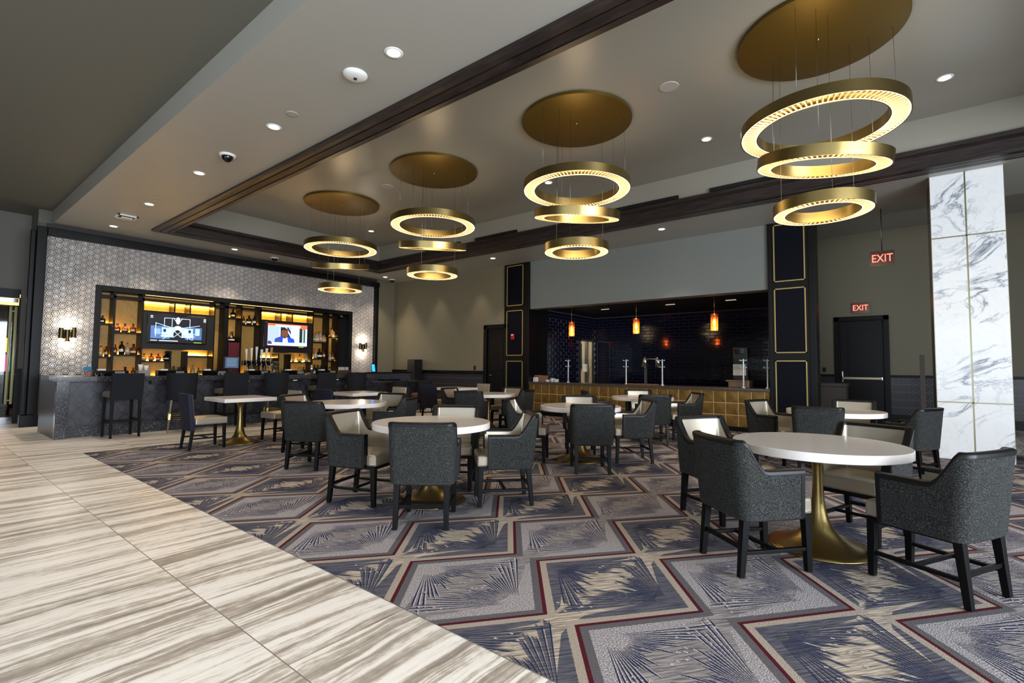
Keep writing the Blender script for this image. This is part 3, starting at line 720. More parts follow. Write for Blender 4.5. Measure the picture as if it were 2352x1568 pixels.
for x_ in (-13.4, -9.2, -5.2, -1.2, 1.5): spot('outer_downlight_beam', (x_, -0.8, 4.5), 78, 100, color=(1.0, 0.90, 0.80))

def dome(loc, label, n_=None):
    o = empty('camera_dome', loc, 0, label, 'security camera', 'security camera domes')
    mb = MB(); mb.lathe([(0.105, 0.0), (0.10, -0.022), (0.078, -0.03), (0.07, -0.02)], n=28, cap=False); mb.build('mounting_ring', WHITEP, o)
    mb = MB(); mb.lathe([(0.072, -0.02), (0.07, -0.05), (0.055, -0.08), (0.03, -0.098), (0.0005, -0.103)], n=24, cap=False); mb.build('tinted_dome', BLACKGLOSS, o)
    return o
dome((-7.36, 2.78, ZC), 'black security camera dome in white ring, nearest one, on lowered ceiling strip')
dome((-13.45, 6.38, ZC), 'small black security camera dome above the middle of the bar wall')
dome((-13.55, 10.44, ZC), 'small black security camera dome in the far ceiling corner')
o = empty('ceiling_sensor', (-4.26, 2.77, ZC), 0, 'white round ceiling sensor with a dark centre beside the nearest downlight', 'sensor')
mb = MB(); mb.lathe([(0.12, 0), (0.118, -0.014), (0.09, -0.032), (0.04, -0.04), (0.0005, -0.041)], n=32, cap=False); mb.build('sensor_body', WHITEP, o)
mb = MB(); mb.lathe([(0.018, -0.038), (0.016, -0.052), (0.0005, -0.054)], n=16, cap=False); mb.build('sensor_eye', BLACK, o)
o = empty('ceiling_vent', (-12.11, 2.75, ZC), 0, 'square ceiling grille on the lowered strip near the bar wall', 'vent')
mb = MB(); mb.box((-0.16, -0.16, -0.012), (0.16, 0.16, 0)); mb.build('vent_backing', BLACK, o)
mb = MB(); mb.box((-0.17, -0.17, -0.03), (0.17, -0.13, 0)); mb.box((-0.17, 0.13, -0.03), (0.17, 0.17, 0)); mb.box((-0.17, -0.17, -0.03), (-0.13, 0.17, 0)); mb.box((0.13, -0.17, -0.03), (0.17, 0.17, 0)); mb.box((-0.09, -0.09, -0.05), (0.09, 0.09, -0.035)); mb.build('vent_frame', WHITEP, o, bevel=0.003)
for p, r_, lb in (((-2.28, 6.13, ZT), 0.125, 'round flush ceiling speaker between the two nearest chandeliers'), ((-8.17, 6.12, ZT), 0.125, 'round flush ceiling speaker between the two farthest chandeliers'),
                  ((-5.53, 2.77, ZC), 0.07, 'small flush round cover plate beside the second downlight'), ((-10.32, 2.77, ZC), 0.07, 'small flush round cover plate on the ceiling strip near the square grille')):
    o = empty('ceiling_speaker' if r_ > 0.1 else 'cover_plate', p, 0, lb, 'speaker' if r_ > 0.1 else 'cover plate')
    mb = MB(); mb.lathe([(r_, 0), (r_-0.006, -0.008), (r_-0.014, -0.008)], n=40, cap=False); mb.build('speaker_rim' if r_ > 0.1 else 'plate_rim', PAINT if r_ < 0.1 else mat('speaker_rim_paint', (176, 170, 164), 0.5), o)
    mb = MB(); mb.lathe([(0.0005, -0.006), (r_-0.013, -0.006)], n=40, cap=False); mb.build('speaker_grille' if r_ > 0.1 else 'plate_face', PAINT if r_ < 0.1 else mat('speaker_grille_paint', (168, 162, 156), 0.6, bump=(400, 0.4)), o)
# linear slot diffusers on the far tray wall
for a_, b_, lb in ((-10.4, -9.05, 'farthest left'), (-8.5, -7.15, 'second'), (-4.6, -3.24, 'third'), (-2.66, -1.3, 'right-hand')):
    mb = MB(); mb.box((a_, TY1-0.27, 4.535), (b_, TY1-0.21, 4.60)); o = mb.build('slot_diffuser', BLACK)
    tag(o, {'farthest left': 'black slot air diffuser behind the second farthest chandelier, on the tray edge', 'second': 'black slot air diffuser on the tray edge, right of the second farthest chandelier',
            'third': 'black slot air diffuser on the tray edge, right of the second nearest chandelier', 'right-hand': 'black slot air diffuser on the tray edge, just left of the nearest chandelier'}[lb], 'air diffuser', 'slot diffusers on the tray edge')

# chandeliers ------------------------------------------------------------
def ring_parts(root, r, wdt, h, z, tx, ty, nrib):
    """one ring: outer and inner brass band, two led lines, crystal ribs"""
    rot = Matrix.Identity(3)
    def pt(rr, a, dz):
        dx, dy = rr*math.cos(a), rr*math.sin(a)
        return (dx-tx*dz, dy-ty*dz, z+dz+tx*dx+ty*dy)
    N = 96; A = [2*PI*k/N for k in range(N)]
    ri = r-wdt
    mb = MB()
    prof = [(r-0.012, 0.0), (r, 0.0), (r, h), (ri, h), (ri, 0.0), (ri+0.010, 0.0), (ri+0.010, 0.03), (r-0.012, 0.03)]
    mb.grid([[pt(q[0], a, q[1]) for a in A] for q in prof+[prof[0]]], closed=True)
    for f in mb.bm.faces: f.smooth = True
    ring = mb.build('brass_ring', BRASS, root)
    md = ring.modifiers.new('es', 'EDGE_SPLIT'); md.split_angle = math.radians(35)
    mb = MB()
    for rr, w_ in ((r-0.018, 0.0048), (ri+0.016, 0.0042)):
        mb.grid([[pt(rr-w_, a, 0.004) for a in A], [pt(rr+w_, a, 0.004) for a in A]], closed=True)
    mb.build('led_strip', LED, ring, recalc=False)
    mb = MB()
    for k in range(nrib):
        a = 2*PI*k/nrib; da = 2*PI/nrib*0.19
        for s_ in (1,):
            p0, p1 = pt(r-0.027, a-da, 0.012), pt(ri+0.023, a-da, 0.012)
            p2, p3 = pt(ri+0.023, a+da, 0.012), pt(r-0.027, a+da, 0.012)
            t0, t1 = pt(r-0.027, a, -0.004), pt(ri+0.023, a, -0.004)
            v = [mb.bm.verts.new(q) for q in (p0, p1, p2, p3, t0, t1)]
            mb.bm.faces.new([v[0], v[1], v[5], v[4]]); mb.bm.faces.new([v[4], v[5], v[2], v[3]]); mb.bm.faces.new([v[0], v[4], v[3]]); mb.bm.faces.new([v[1], v[2], v[5]]); mb.bm.faces.new([v[0], v[3], v[2], v[1]])
    mb.build('crystal_prisms', CRYSTAL, ring)
    return ring
def chandelier(x, y, label):
    root = empty('ring_chandelier', (x, y, 0), 0, label, 'chandelier', 'three-ring brass chandeliers')
    mb = MB(); mb.lathe([(0.0005, 4.93), (0.79, 4.93), (0.805, 4.935), (0.805, ZT)], n=96, cap=False)
    c = mb.build('ceiling_canopy', CANOPY, root); md = c.modifiers.new('es', 'EDGE_SPLIT'); md.split_angle = math.radians(40)
    mb = MB(); mb.lathe([(0.0005, 4.915), (0.014, 4.918), (0.014, 4.93)], n=12, cap=False); mb.build('canopy_screw', BRASS, c)
    RG = [(0.785, 0.175, 0.115, 3.905, 0, 0, 88), (0.625, 0.155, 0.115, 3.485, -0.150, 0.135, 74), (0.472, 0.130, 0.115, 2.985, 0, 0, 58)]
    for r in RG: ring_parts(root, *r)
    mb = MB()
    def wire(rr, a, ztop, zb): mb.tube([(rr*math.cos(a), rr*math.sin(a), zb), (rr*math.cos(a)*0.97, rr*math.sin(a)*0.97, ztop)], 0.0018, 5)
    for a in (0.35, 2.45, 4.54): wire(0.71, a, 4.93, 4.0); wire(0.55, a+0.25, 4.93, 3.60+0*a); wire(0.41, a+0.5, 4.93, 3.09)
    mb.build('hanging_wires', STEEL, root)
    return root
ch0 = chandelier(-0.62, 6.15, 'nearest and largest looking three-ring brass chandelier, above the table by the marble column')
for x_, lb in ((-3.69, 'three-ring brass chandelier hanging left of the nearest one, in front of the kitchen header'),
               (-6.79, 'third nearest three-ring brass chandelier, hanging before the plain back wall'),
               (-9.84, 'farthest three-ring brass chandelier, hanging in front of the bar wall')):
    copy_at(ch0, (x_, 6.15, 0), 0, lb)
for x_ in (-0.62, -3.69, -6.79, -9.84):
    for z_ in (3.86, 3.42, 2.94): point('ring_glow', (x_, 6.15, z_), 5.0, (1.0, 0.74, 0.42), 0.25)

# ================================================================== FURNITURE
def seat_cushion(name, x0, x1, hw, z0, z1, m, parent, bev=0.03):
    mb = MB(); n_ = 8
    rows = []
    vs = mb.box((x0, -hw, z0), (x1, hw, z1))
    bmesh.ops.subdivide_edges(mb.bm, edges=mb.bm.edges[:], cuts=5, use_grid_fill=True)
    for v in mb.bm.verts:
        u = (v.co.x-(x0+x1)/2)/((x1-x0)/2); q = v.co.y/hw
        if v.co.z > z1-0.001: v.co.z += 0.018*(1-u*u)*(1-q*q)
    o = mb.build(name, m, parent, bevel=bev, segs=3)
    return o
def armchair():
    root = empty('dining_armchair')
    # plan outline from right arm front round the back to left arm front
    HWD, FX, BXp, CR = 0.272, 0.155, -0.285, 0.075
    path = []
    for k in range(13): path.append((FX+(BXp+CR-FX)*k/12.0, -HWD))
    for k in range(1, 12): a = -PI/2-PI/2*k/12; path.append((BXp+CR+CR*math.cos(a), -HWD+CR+CR*math.sin(a)))
    for k in range(0, 9):
        t = -1+2*k/8.0; path.append((BXp-0.012*(1-t*t), (HWD-CR)*t))
    for k in range(1, 12): a = PI-PI/2*k/12; path.append((BXp+CR+CR*math.cos(a), HWD-CR+CR*math.sin(a)))
    for k in range(13): path.append((BXp+CR+(FX-BXp-CR)*k/12.0, HWD))
    def top(px):
        t = min(max((px-(-0.238))/0.135, 0), 1)**0.8; s_ = 1-(t*t*(3-2*t))
        return 0.648+0.187*s_+0.010*(px+0.05)*(t > 0.99)
    ZB = 0.355
    def at(i, z, inset=0.0):
        px, py = path[i]
        # direction inwards
        a = Vector(path[max(i-1, 0)]); b = Vector(path[min(i+1, len(path)-1)]); d = (b-a).normalized(); nrm = Vector((-d.y, d.x))
        if nrm.dot(Vector((-0.02-px, -py))) < 0: nrm = -nrm
        f = (z-ZB)/(0.84-ZB)
        back = min(max((-px-0.02)/0.26, 0), 1)
        sx = px-0.030*f*back+0.018*(1-f)*back; sy = py*(0.95+0.055*f)
        return Vector((sx+nrm.x*inset, sy+nrm.y*inset, z))
    n_ = len(path)
    rows = []
    for k in range(7): rows.append([at(i, ZB+(top(path[i][0])-ZB)*k/6.0) for i in range(n_)])
    mb = MB(); mb.grid(rows)
    # bottom lip and front ends
    low_in = [at(i, ZB, 0.05) for i in range(n_)]
    mb.grid([low_in, rows[0]], smooth=False)
    for i in (0, n_-1):
        for k in range(6):
            a0, a1 = rows[k][i], rows[k+1][i]; b0 = at(i, a0.z, 0.05); b1 = at(i, a1.z, 0.05)
            mb.poly([a0, a1, b1, b0])
    o_ = mb.build('outer_shell', TWEED, root)
    md = o_.modifiers.new('es', 'EDGE_SPLIT'); md.split_angle = math.radians(50)
    # inner upholstery
    rows = []
    for k in range(6):
        rows.append([at(i, 0.40+(top(path[i][0])-0.012-0.40)*k/5.0, 0.052+0.012*math.sin(PI*k/5.0)) for i in range(n_)])
    mb = MB(); mb.grid(rows); mb.build('inner_upholstery', SILVER, root)
    # rim piping
    mb = MB(); outer, inner = [], []
    R_ = 0.030
    prof = [(-0.003, -0.020), (-0.004, 0.004), (0.006, 0.012), (0.026, 0.015), (0.046, 0.012), (0.056, 0.004), (0.056, -0.016)]
    rws = [[at(i, top(path[i][0])+dz, ins) for i in range(n_)] for ins, dz in prof]
    mb.grid(rws)
    for i in (0, n_-1):
        # front edge of arms: strip going down
        sgn = 1 if i else -1
        pts_o = [at(i, top(path[i][0])-0.0, -0.003), at(i, ZB+0.005, -0.003)]; pts_i = [at(i, top(path[i][0]), 0.056), at(i, ZB+0.005, 0.056)]
        f0 = Vector((0.010, 0, 0))
        mb.poly([pts_o[0]+f0, pts_i[0]+f0, pts_i[1]+f0, pts_o[1]+f0]); mb.poly([pts_o[0]+f0, pts_o[1]+f0, pts_o[1]-f0*1.6, pts_o[0]-f0*1.6]); mb.poly([pts_i[0]+f0, pts_i[1]+f0, pts_i[1]-f0*1.6, pts_i[0]-f0*1.6])
        mb.poly([rws[q][i]+f0 for q in range(len(prof))]); mb.grid([[rws[q][i] for q in range(len(prof))], [rws[q][i]+f0 for q in range(len(prof))]])
    mb.build('leather_piping', PIPING, root)
    seat_cushion('seat_cushion', -0.23, 0.262, 0.218, 0.365, 0.468, SILVER, root, 0.022)
    mb = MB(); mb.box((-0.22, -0.215, 0.335), (0.245, 0.215, 0.368)); mb.build('seat_rail', BLACKWOOD, root)
    for sx, sy in ((1, 1), (1, -1), (-1, 1), (-1, -1)):
        mb = MB()
        if sx > 0: mb.taper((0.225, sy*0.198, 0.36), (0.235, sy*0.200, 0.0), 0.050, 0.036)
        else: mb.taper((-0.215, sy*0.198, 0.40), (-0.255, sy*0.202, 0.0), 0.050, 0.036)
        mb.build('leg', BLACKWOOD, root, bevel=0.003)
    for sy in (1, -1):
        mb = MB(); mb.taper((0.225, sy*0.199, 0.145), (-0.235, sy*0.199, 0.145), (0.030, 0.022), (0.030, 0.022)); mb.build('side_stretcher', BLACKWOOD, root, bevel=0.002)
    mb = MB(); mb.taper((0.0, 0.19, 0.145), (0.0, -0.19, 0.145), (0.024, 0.022), (0.024, 0.022)); mb.build('cross_stretcher', BLACKWOOD, root, bevel=0.002)
    mb = MB(); mb.taper((-0.236, 0.19, 0.175), (-0.236, -0.19, 0.175), (0.020, 0.028), (0.020, 0.028)); mb.build('rear_stretcher', BLACKWOOD, root, bevel=0.002)
    return root

GRPC = 'dining armchairs around the round tables'
CH = [
 (0.13, 3.97, 152, 'nearest armchair at far right, tweed back turned to us, by the nearest round table'),
 (-0.80, 3.65, 50, 'dark tweed armchair before the nearest round table, left of its brass base'),
 (-1.27, 4.58, -32, 'armchair with bright pearl backrest at the left side of the nearest round table'),
 (-0.27, 4.80, -110, 'armchair with long pearl backrest behind the nearest round table, facing us'),
 (-3.16, 2.84, 128, 'armchair with its tweed back to us in front of the left foreground round table'),
 (-4.10, 2.89, 20, 'armchair facing right, left side of the left foreground round table'),
 (-3.06, 3.72, -133, 'armchair facing left on the right side of the left foreground round table'),
 (-3.84, 3.83, -52, 'armchair facing us behind the left foreground round table'),
 (-5.95, 3.40, 118, 'armchair with its tweed back to us at the round table beside the left square table'),
 (-5.72, 4.45, -150, 'armchair with curved tweed back right of the round table beside the left square table'),
 (-6.50, 4.88, -72, 'armchair with pearl backrest facing us behind the round table beside the left square table'),
 (-7.02, 3.90, 20, 'armchair with pearl backrest left of the round table beside the left square table'),
 (-6.28, 6.72, 118, 'armchair with its tweed back to us at the round table by the left navy column'),
 (-7.18, 7.30, 8, 'armchair with a sliver of pearl back, left of the table by the left navy column'),
 (-6.70, 8.25, -89, 'armchair with pearl backrest facing us behind the round table by the left navy column'),
 (-5.95, 7.62, -168, 'armchair facing left, right of the round table by the left navy column'),
 (-3.11, 5.52, 128, 'armchair with its tweed back to us in front of the middle round table'),
 (-3.90, 6.62, -56, 'armchair with pearl backrest facing us behind the middle round table'),
 (-3.00, 6.45, -138, 'armchair facing left, right of the middle round table'),
 (-4.11, 5.58, 28, 'armchair facing right, left of the middle round table, next to the foreground table set'),
 (-3.40, 8.22, 124, 'armchair with its tweed back to us at the round table nearest the gold tile counter'),
 (-4.10, 9.32, -55, 'armchair with pearl backrest facing us between round table and gold tile counter'),
 (-3.16, 9.05, -142, 'armchair facing left at the right of the round table nearest the gold tile counter'),
 (-4.62, 8.55, 42, 'armchair with narrow dark back, left of the round table nearest the gold counter'),
 (-1.40, 7.72, -20, 'armchair with bright pearl backrest left of the round table by the marble column'),
 (-0.83, 7.18, 98, 'armchair with its wide tweed back to us before the round table by the marble column'),
 (-0.55, 8.58, -90, 'armchair with pearl backrest facing us behind the round table by the marble column'),
 (0.02, 7.78, 155, 'armchair with grey tweed back right of the round table, against the marble column'),
]
proto = armchair()
for i, (x_, y_, a_, lb) in enumerate(CH):
    if i == 0:
        proto.location = (x_, y_, 0.0085); proto.rotation_euler = (0, 0, math.radians(a_)); tag(proto, lb, 'chair', GRPC)
    else: copy_at(proto, (x_, y_, 0.0085), math.radians(a_), lb, GRPC)

def pedestal(root, rb=0.335):
    prof = [(0.0005, 0.0), (rb, 0.0), (rb, 0.008), (rb*0.90, 0.020), (rb*0.66, 0.044), (rb*0.44, 0.084), (rb*0.28, 0.14), (0.066, 0.205), (0.048, 0.28), (0.038, 0.37), (0.034, 0.47), (0.034, 0.58), (0.044, 0.63), (0.066, 0.662), (0.105, 0.683), (0.15, 0.69), (0.15, 0.695), (0.0005, 0.695)]
    mb = MB(); mb.lathe(prof, n=48, cap=False); return mb.build('brass_pedestal', BRASS_DARK if False else BRASS, root)
def round_table():
    root = empty('round_table')
    mb = MB(); R_ = 0.565; mb.lathe([(0.0005, 0.695), (R_-0.004, 0.695), (R_, 0.699), (R_, 0.751), (R_-0.004, 0.755), (0.0005, 0.755)], n=96, cap=False)
    o = mb.build('quartz_top', QUARTZ, root); md = o.modifiers.new('es', 'EDGE_SPLIT'); md.split_angle = math.radians(30)
    pedestal(root); return root
RT = [(-0.50, 4.27, 'nearest round white table with brass pedestal at right, beside the dark armchairs'),
      (-3.59, 3.28, 'round white table at centre left foreground with four armchairs around it'),
      (-6.44, 4.20, 'round white table with shiny reflections beside the left square table'),
      (-6.55, 7.50, 'round white table at the back by the left navy column'),
      (-3.56, 6.05, 'round white table in the middle of the room, before the gold tile counter set'),
      (-3.82, 8.78, 'round white table nearest the gold tile counter'),
      (-0.70, 7.80, 'round white table by the marble column, behind the nearest table')]
rt = round_table()
for i, (x_, y_, lb) in enumerate(RT):
    if i == 0: rt.location = (x_, y_, 0.0085); tag(rt, lb, 'table', 'round quartz tables')
    else: copy_at(rt, (x_, y_, 0.0085), 0, lb, 'round quartz tables')
def square_table():
    root = empty('square_table')
    mb = MB(); mb.box((-0.405, -0.405, 0.695), (0.405, 0.405, 0.755)); mb.build('quartz_top', QUARTZ, root, bevel=0.004)
    pedestal(root, 0.30); return root
st = square_table()
for i, (x_, y_, lb) in enumerate([(-8.60, 3.60, 'square white table nearest the camera, on the left by the bar'), (-8.66, 5.90, 'square white table in the middle of the row of three along the bar'), (-8.95, 8.95, 'farthest square white table, before the plain back wall')]):
    if i == 0: st.location = (x_, y_, 0.0085); tag(st, lb, 'table', 'square quartz tables')
    else: copy_at(st, (x_, y_, 0.0085), 0, lb, 'square quartz tables')

def side_chair():
    root = empty('side_chair')
    seat_cushion('seat_cushion', -0.19, 0.255, 0.22, 0.375, 0.478, SILVER, root, 0.025)
    def panel(name, off0, off1, z0, z1, m, pw=0.222):
        mb = MB(); rows = []
        for z in [z0+(z1-z0)*k/5 for k in range(6)]:
            f = (z-0.3)/0.54; xb = -0.20-0.055*f
            ring = []
            for k in range(7): t = -1+2*k/6; ring.append((xb+off0-0.02*(1-t*t), pw*t, z))
            for k in range(7): t = 1-2*k/6; ring.append((xb+off1-0.02*(1-t*t), pw*t, z))
            rows.append(ring)
        g = mb.grid(rows, closed=True); mb.bm.faces.new(g[0][::-1]); mb.bm.faces.new(g[-1])
        return mb.build(name, m, root, bevel=0.006)
    panel('backrest_shell', -0.05, 0.012, 0.29, 0.845, NAVYLEATHER, 0.226)
    panel('inner_upholstery', 0.010, 0.022, 0.44, 0.835, SILVER, 0.205)
    for sx, sy in ((1, 1), (1, -1), (-1, 1), (-1, -1)):
        mb = MB()
        if sx > 0: mb.taper((0.215, sy*0.19, 0.38), (0.225, sy*0.195, 0.0), 0.046, 0.034)
        else: mb.taper((-0.205, sy*0.19, 0.38), (-0.25, sy*0.195, 0.0), 0.046, 0.034)
        mb.build('leg', BLACKWOOD, root, bevel=0.003)
    for sy in (1, -1):
        mb = MB(); mb.taper((0.215, sy*0.192, 0.17), (-0.225, sy*0.192, 0.17), (0.028, 0.02), (0.028, 0.02)); mb.build('side_stretcher', BLACKWOOD, root)
    mb = MB(); mb.taper((0.0, 0.18, 0.17), (0.0, -0.18, 0.17), 0.022, 0.022); mb.build('cross_stretcher', BLACKWOOD, root)
    return root
sc = side_chair()
SCL = [(-8.52, 3.04, 88, 'armless chair with navy back left of the nearest square table'),
       (-8.52, 4.25, -86, 'armless chair with pearl seat on the far side of the nearest square table'),
       (-8.50, 5.28, 98, 'armless chair with navy back left of the middle square table'),
       (-8.45, 6.55, -84, 'armless chair with pearl backrest on the far side of the middle square table'),
       (-8.90, 8.22, 100, 'armless chair with navy back left of the farthest square table'),
       (-8.75, 9.60, -84, 'armless chair with pearl backrest beyond the farthest square table')]
for i, (x_, y_, a_, lb) in enumerate(SCL):
    if i == 0: sc.location = (x_, y_, 0.0085); sc.rotation_euler = (0, 0, math.radians(a_)); tag(sc, lb, 'chair', 'armless chairs at the square tables')
    else: copy_at(sc, (x_, y_, 0.0085), math.radians(a_), lb, 'armless chairs at the square tables')

# bar stools -----------------------------------------------------------
def stool_wood():
    root = empty('bar_stool')
    seat_cushion('seat_cushion', -0.21, 0.25, 0.225, 0.70, 0.80, mat('taupe_leather', (104, 94, 80), 0.4), root, 0.02)
    mb = MB(); rows = []
    for z in (0.66, 0.85, 1.0, 1.13):
        xb = -0.21-0.05*(z-0.66)/0.47
        rows.append([(xb-0.03, -0.235, z), (xb+0.035, -0.235, z), (xb+0.035, 0.235, z), (xb-0.03, 0.235, z)])
    g = mb.grid(rows, closed=True, smooth=False); mb.bm.faces.new(g[0][::-1]); mb.bm.faces.new(g[-1])
    mb.build('backrest', STOOLFAB, root, bevel=0.01)
    for sx, sy in ((1, 1), (1, -1), (-1, 1), (-1, -1)):
        mb = MB(); mb.taper((sx*0.20-0.005, sy*0.20, 0.71), (sx*0.215, sy*0.205, 0.0), 0.046, 0.034); mb.build('leg', BLACKWOOD, root, bevel=0.003)
    for z, pts in ((0.26, ((0.21, -0.2), (0.21, 0.2))), (0.30, ((-0.21, -0.2), (-0.21, 0.2))), (0.30, ((-0.21, -0.2), (0.21, -0.2))), (0.30, ((-0.21, 0.2), (0.21, 0.2)))):
        mb = MB(); mb.taper((*pts[0], z), (*pts[1], z), (0.02, 0.034), (0.02, 0.034)); mb.build('footrest_rail', BLACKWOOD, root)
    return root
def stool_brass():
    root = empty('bar_stool')
    seat_cushion('seat_cushion', -0.18, 0.25, 0.20, 0.70, 0.79, MATS['taupe_leather'], root, 0.02)
    mb = MB(); rows_o, rows_i = [], []
    for k in range(6):
        z = 0.62+0.51*k/5; ro, ri = [], []
        for q in range(17):
            t = -1+2*q/16; a = PI+t*1.25
            fr = 0.245+0.02*k/5
            ro.append((0.0+fr*math.cos(a)*1.0-0.02, fr*math.sin(a)*1.02, z)); ri.append(((fr-0.04)*math.cos(a)-0.02, (fr-0.04)*math.sin(a)*1.02, z))
        rows_o.append(ro+ri[::-1])
    g = mb.grid(rows_o, closed=True); mb.bm.faces.new(g[0][::-1]); mb.bm.faces.new(g[-1])
    mb.build('curved_backrest', STOOLFAB, root, bevel=0.006)
    for sx, sy in ((1, 1), (1, -1), (-1, 1), (-1, -1)):
        mb = MB(); mb.taper((sx*0.155, sy*0.155, 0.71), (sx*0.205, sy*0.205, 0.0), 0.032, 0.020); lg = mb.build('leg', mat('bronze_leg', (62, 50, 40), 0.35, 0.6), root)
        mb = MB(); mb.taper((sx*0.179, sy*0.179, 0.36), (sx*0.187, sy*0.187, 0.25), 0.036, 0.034); mb.build('brass_sleeve', BRASS, lg)
    for z in (0.33, 0.25):
        mb = MB(); q = 0.182
        for a_, b_ in (((q, q), (q, -q)), ((q, -q), (-q, -q)), ((-q, -q), (-q, q)), ((-q, q), (q, q))): mb.tube([(*a_, z), (*b_, z)], 0.007, 6)
        mb.build('footrest_rail', BRASS, root)
    return root
sw, sb = stool_wood(), stool_brass()
SW = [(-10.94, 2.56, 183, 'bar stool with square dark back nearest the camera, at the left end of the bar'),
      (-10.95, 4.38, 181, 'square-backed bar stool behind the nearest square table, third from the left end'),
      (-11.0, 6.45, 178, 'square-backed bar stool with seat showing, fifth along the bar')]
SBL = [(-10.93, 3.48, 165, 'bar stool with curved dark back and brass footrest behind the navy chair, second from left'),
       (-10.98, 5.32, 165, 'curved-back bar stool with brass sleeves right of the nearest square table, fourth from left'),
       (-11.0, 7.38, 165, 'curved-back bar stool at the right end of the high bar'),
       ]
for L, pr_, g in ((SW, sw, 'square-backed bar stools'), (SBL, sb, 'curved-back bar stools')):
    for i, (x_, y_, a_, lb) in enumerate(L):
        if i == 0: pr_.location = (x_, y_, 0.0); pr_.rotation_euler = (0, 0, math.radians(a_)); tag(pr_, lb, 'bar stool', g)
        else: copy_at(pr_, (x_, y_, 0.0), math.radians(a_), lb, g)
# two lower lounge chairs at the low end of the bar
def low_stool(x, y, a, label):
    root = empty('counter_chair', (x, y, 0), math.radians(a), label, 'chair', 'low chairs at the end of the bar')
    seat_cushion('seat_cushion', -0.18, 0.25, 0.20, 0.44, 0.53, mat('rose_leather', (150, 112, 96), 0.3), root, 0.02)
    mb = MB(); rows_o = []
    for k in range(6):
        z = 0.34+0.57*k/5; ro, ri = [], []
        for q in range(17):
            t = -1+2*q/16; aa = PI+t*1.2; fr = 0.25+0.02*k/5
            ro.append((fr*math.cos(aa)-0.02, fr*math.sin(aa), z)); ri.append(((fr-0.045)*math.cos(aa)-0.02, (fr-0.045)*math.sin(aa), z))
        rows_o.append(ro+ri[::-1])
    g = mb.grid(rows_o, closed=True); mb.bm.faces.new(g[0][::-1]); mb.bm.faces.new(g[-1]); mb.build('curved_backrest', STOOLFAB, root, bevel=0.006)
    for sx, sy in ((1, 1), (1, -1), (-1, 1), (-1, -1)):
        mb = MB(); mb.taper((sx*0.16, sy*0.16, 0.45), (sx*0.20, sy*0.20, 0.0), 0.034, 0.024); mb.build('leg', BLACKWOOD, root)
low_stool(-10.72, 8.55, 175, 'low curved-back chair at the low bar section, left of the pair')
low_stool(-10.72, 9.40, 175, 'low curved-back chair at the low bar section, right of the pair')

